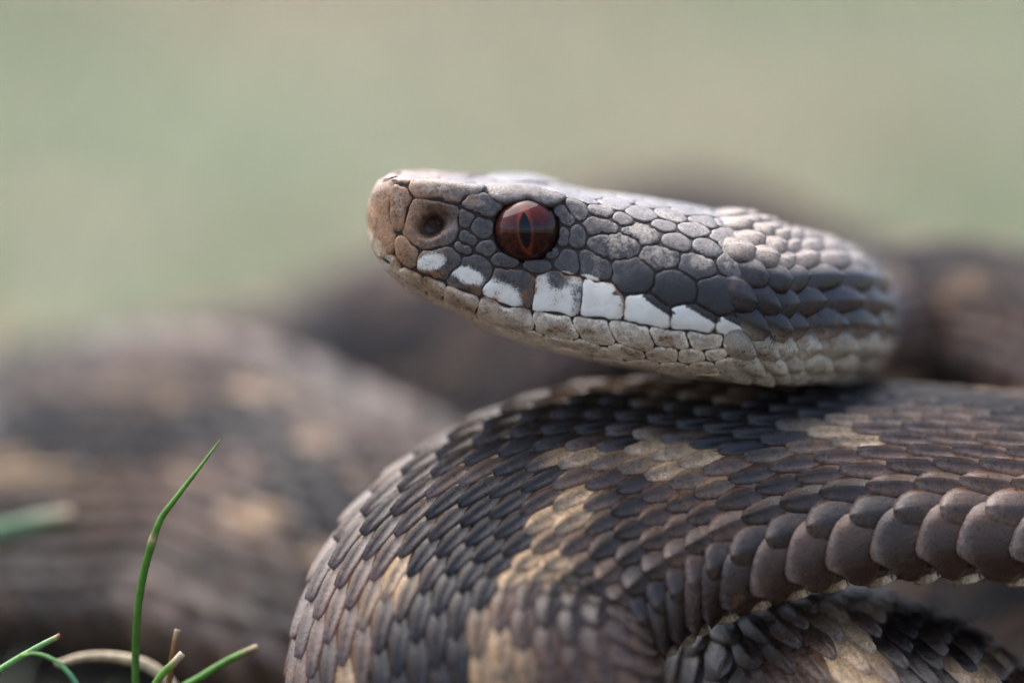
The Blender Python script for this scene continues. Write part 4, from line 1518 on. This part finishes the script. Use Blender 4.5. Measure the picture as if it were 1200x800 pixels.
grass_blade([(214, 765, 2.0), (203, 777, 2), (186, 795, 2.5), (172, 830, 3), (160, 920, 3.5), (158, 1010, 4)], 0.64,
            [(0, (222, 205, 178)), (0.035, STRAW), (0.06, G1), (0.3, G2), (1, G3)], "stubby green grass blade with a whitish frayed tip beside the tall blade's foot", tipw=0.8)
grass_blade([(208, 737, 3.0), (204, 758, 3), (200, 785, 3.4), (196, 830, 4), (190, 1000, 4)], 0.5,
            [(0, (206, 176, 140)), (0.04, (132, 96, 62)), (0.3, (150, 120, 84)), (1, (120, 96, 66))], "thin dry brown grass stalk standing upright behind the stubby blade", tipw=0.8)
grass_blade([(22, 768, -3.0), (45, 766, -3), (70, 778, -3.2), (92, 806, -3.5), (110, 860, -4), (120, 1010, -3)], 0.48,
            [(0, G1), (0.2, (84, 140, 110)), (1, G3)], "curved bluish green grass blade arching over towards the ground", tipw=0.4)
grass_blade([(66, 778, 9.0), (100, 769, 9), (140, 770, 9), (178, 782, 9), (205, 812, 9), (230, 900, 9), (236, 1000, 9)], 0.9,
            [(0, (190, 170, 138)), (0.3, (206, 190, 160)), (1, (150, 130, 96))], "bleached dry grass blade bent flat behind the green blades", tipw=0.5)
grass_blade([(84, 606, 30.0), (50, 612, 30), (10, 622, 30), (-40, 640, 30), (-90, 720, 30), (-110, 900, 30)], 1.9,
            [(0, (160, 140, 110)), (0.06, (120, 130, 100)), (0.12, (70, 112, 78)), (1, G3)], "broad dark green grass blade with a tan tip lying before the rear coil", tipw=0.8)


def grass_field():
    """short turf behind and around: far too many blades to count"""
    V, F, C = [], [], []
    n = 42000
    u = RNG.uniform(0, 1, n)
    y = 120 + 3200 * u ** 1.6 - 60
    x = RNG.uniform(-1, 1, n) * (150 + 0.34 * (y + 250))
    left = RNG.uniform(0, 1, n) < 0.05
    x[left] = RNG.uniform(-95, -30, left.sum()); y[left] = RNG.uniform(12, 120, left.sum())
    dryt = RNG.uniform(0, 1, n) < 0.012
    x[dryt] = RNG.normal(-84, 9, dryt.sum()); y[dryt] = RNG.uniform(150, 240, dryt.sum())
    gz = ground_h(x, y)
    # keep the turf out of the snake: drop blades whose foot lies under a coil
    rc = RC[NH::6]
    dmin = np.full(n, 1e9)
    near = np.hypot(x, y - 60) < 190
    ii = np.nonzero(near)[0]
    for k in range(0, len(ii), 500):
        s = ii[k:k + 500]
        d = np.sqrt((x[s][:, None] - rc[None, :, 0]) ** 2 + (y[s][:, None] - rc[None, :, 1]) ** 2)
        dmin[s] = d.min(1)
    keep = dmin > 17
    x, y, gz, dryt = x[keep], y[keep], gz[keep], dryt[keep]
    n = len(x)
    hgt = RNG.uniform(5, 15, n) * (1 + 0.8 * smooth01(300, 1500, y))
    hgt = np.where(y < 130, hgt * 0.9, hgt)
    hgt = np.where(dryt, RNG.uniform(16, 27, n), hgt)
    az = RNG.uniform(0, 2 * math.pi, n); lean = RNG.uniform(0.2, 1.3, n)
    wd = RNG.uniform(0.8, 1.6, n) * (1 + 1.2 * smooth01(300, 2000, y))
    dx, dy = np.cos(az), np.sin(az)
    dry = 0.5 * RNG.uniform(0, 1, n) + 0.25 + 0.9 * (vnoise(np.stack([x / 130, y / 260, np.zeros(n)], 1), 21) - 0.5) * 2
    cg = np.where((dry > 0.72)[:, None], srgb(142, 128, 106)[None], srgb(106, 120, 86)[None]) * RNG.uniform(0.75, 1.2, n)[:, None]
    cg = np.where(dryt[:, None], srgb(186, 140, 104)[None] * RNG.uniform(0.8, 1.15, n)[:, None], cg)
    ts = [0.0, 0.4, 0.75, 1.0]
    P3 = []
    for t in ts:
        lx = x + dx * lean * hgt * t * t * 0.7; ly = y + dy * lean * hgt * t * t * 0.7
        lz = gz - 0.5 + hgt * t * (1 - 0.25 * lean * t)
        w = wd * (1 - t) ** 0.6 * 0.5 if t < 1 else wd * 0.02
        P3.append(np.stack([lx - dy * w, ly + dx * w, lz], 1)); P3.append(np.stack([lx + dy * w, ly - dx * w, lz], 1))
    V = np.stack(P3, 1)                                  # n, 8, 3
    f = np.array([[0, 1, 3, 2], [2, 3, 5, 4], [4, 5, 7, 6]])
    F = (f[None] + (np.arange(n) * 8)[:, None, None]).reshape(-1, 4)
    C = np.repeat(cg, 8, 0)
    me = make_mesh("grass", V.reshape(-1, 3), F, {"Col": C}, M_BLADE)
    ob = add_object("grass", me)
    ob["kind"] = "stuff"
    ob["label"] = "short pale green and straw coloured turf spreading behind the snake"
    ob["category"] = "grass"


grass_field()
print("scales:", len(head_scales), "head,", NB, "back,", len(picked), "single; belly", int(front.sum()), "rings", NR, "length", RSLEN[-1])
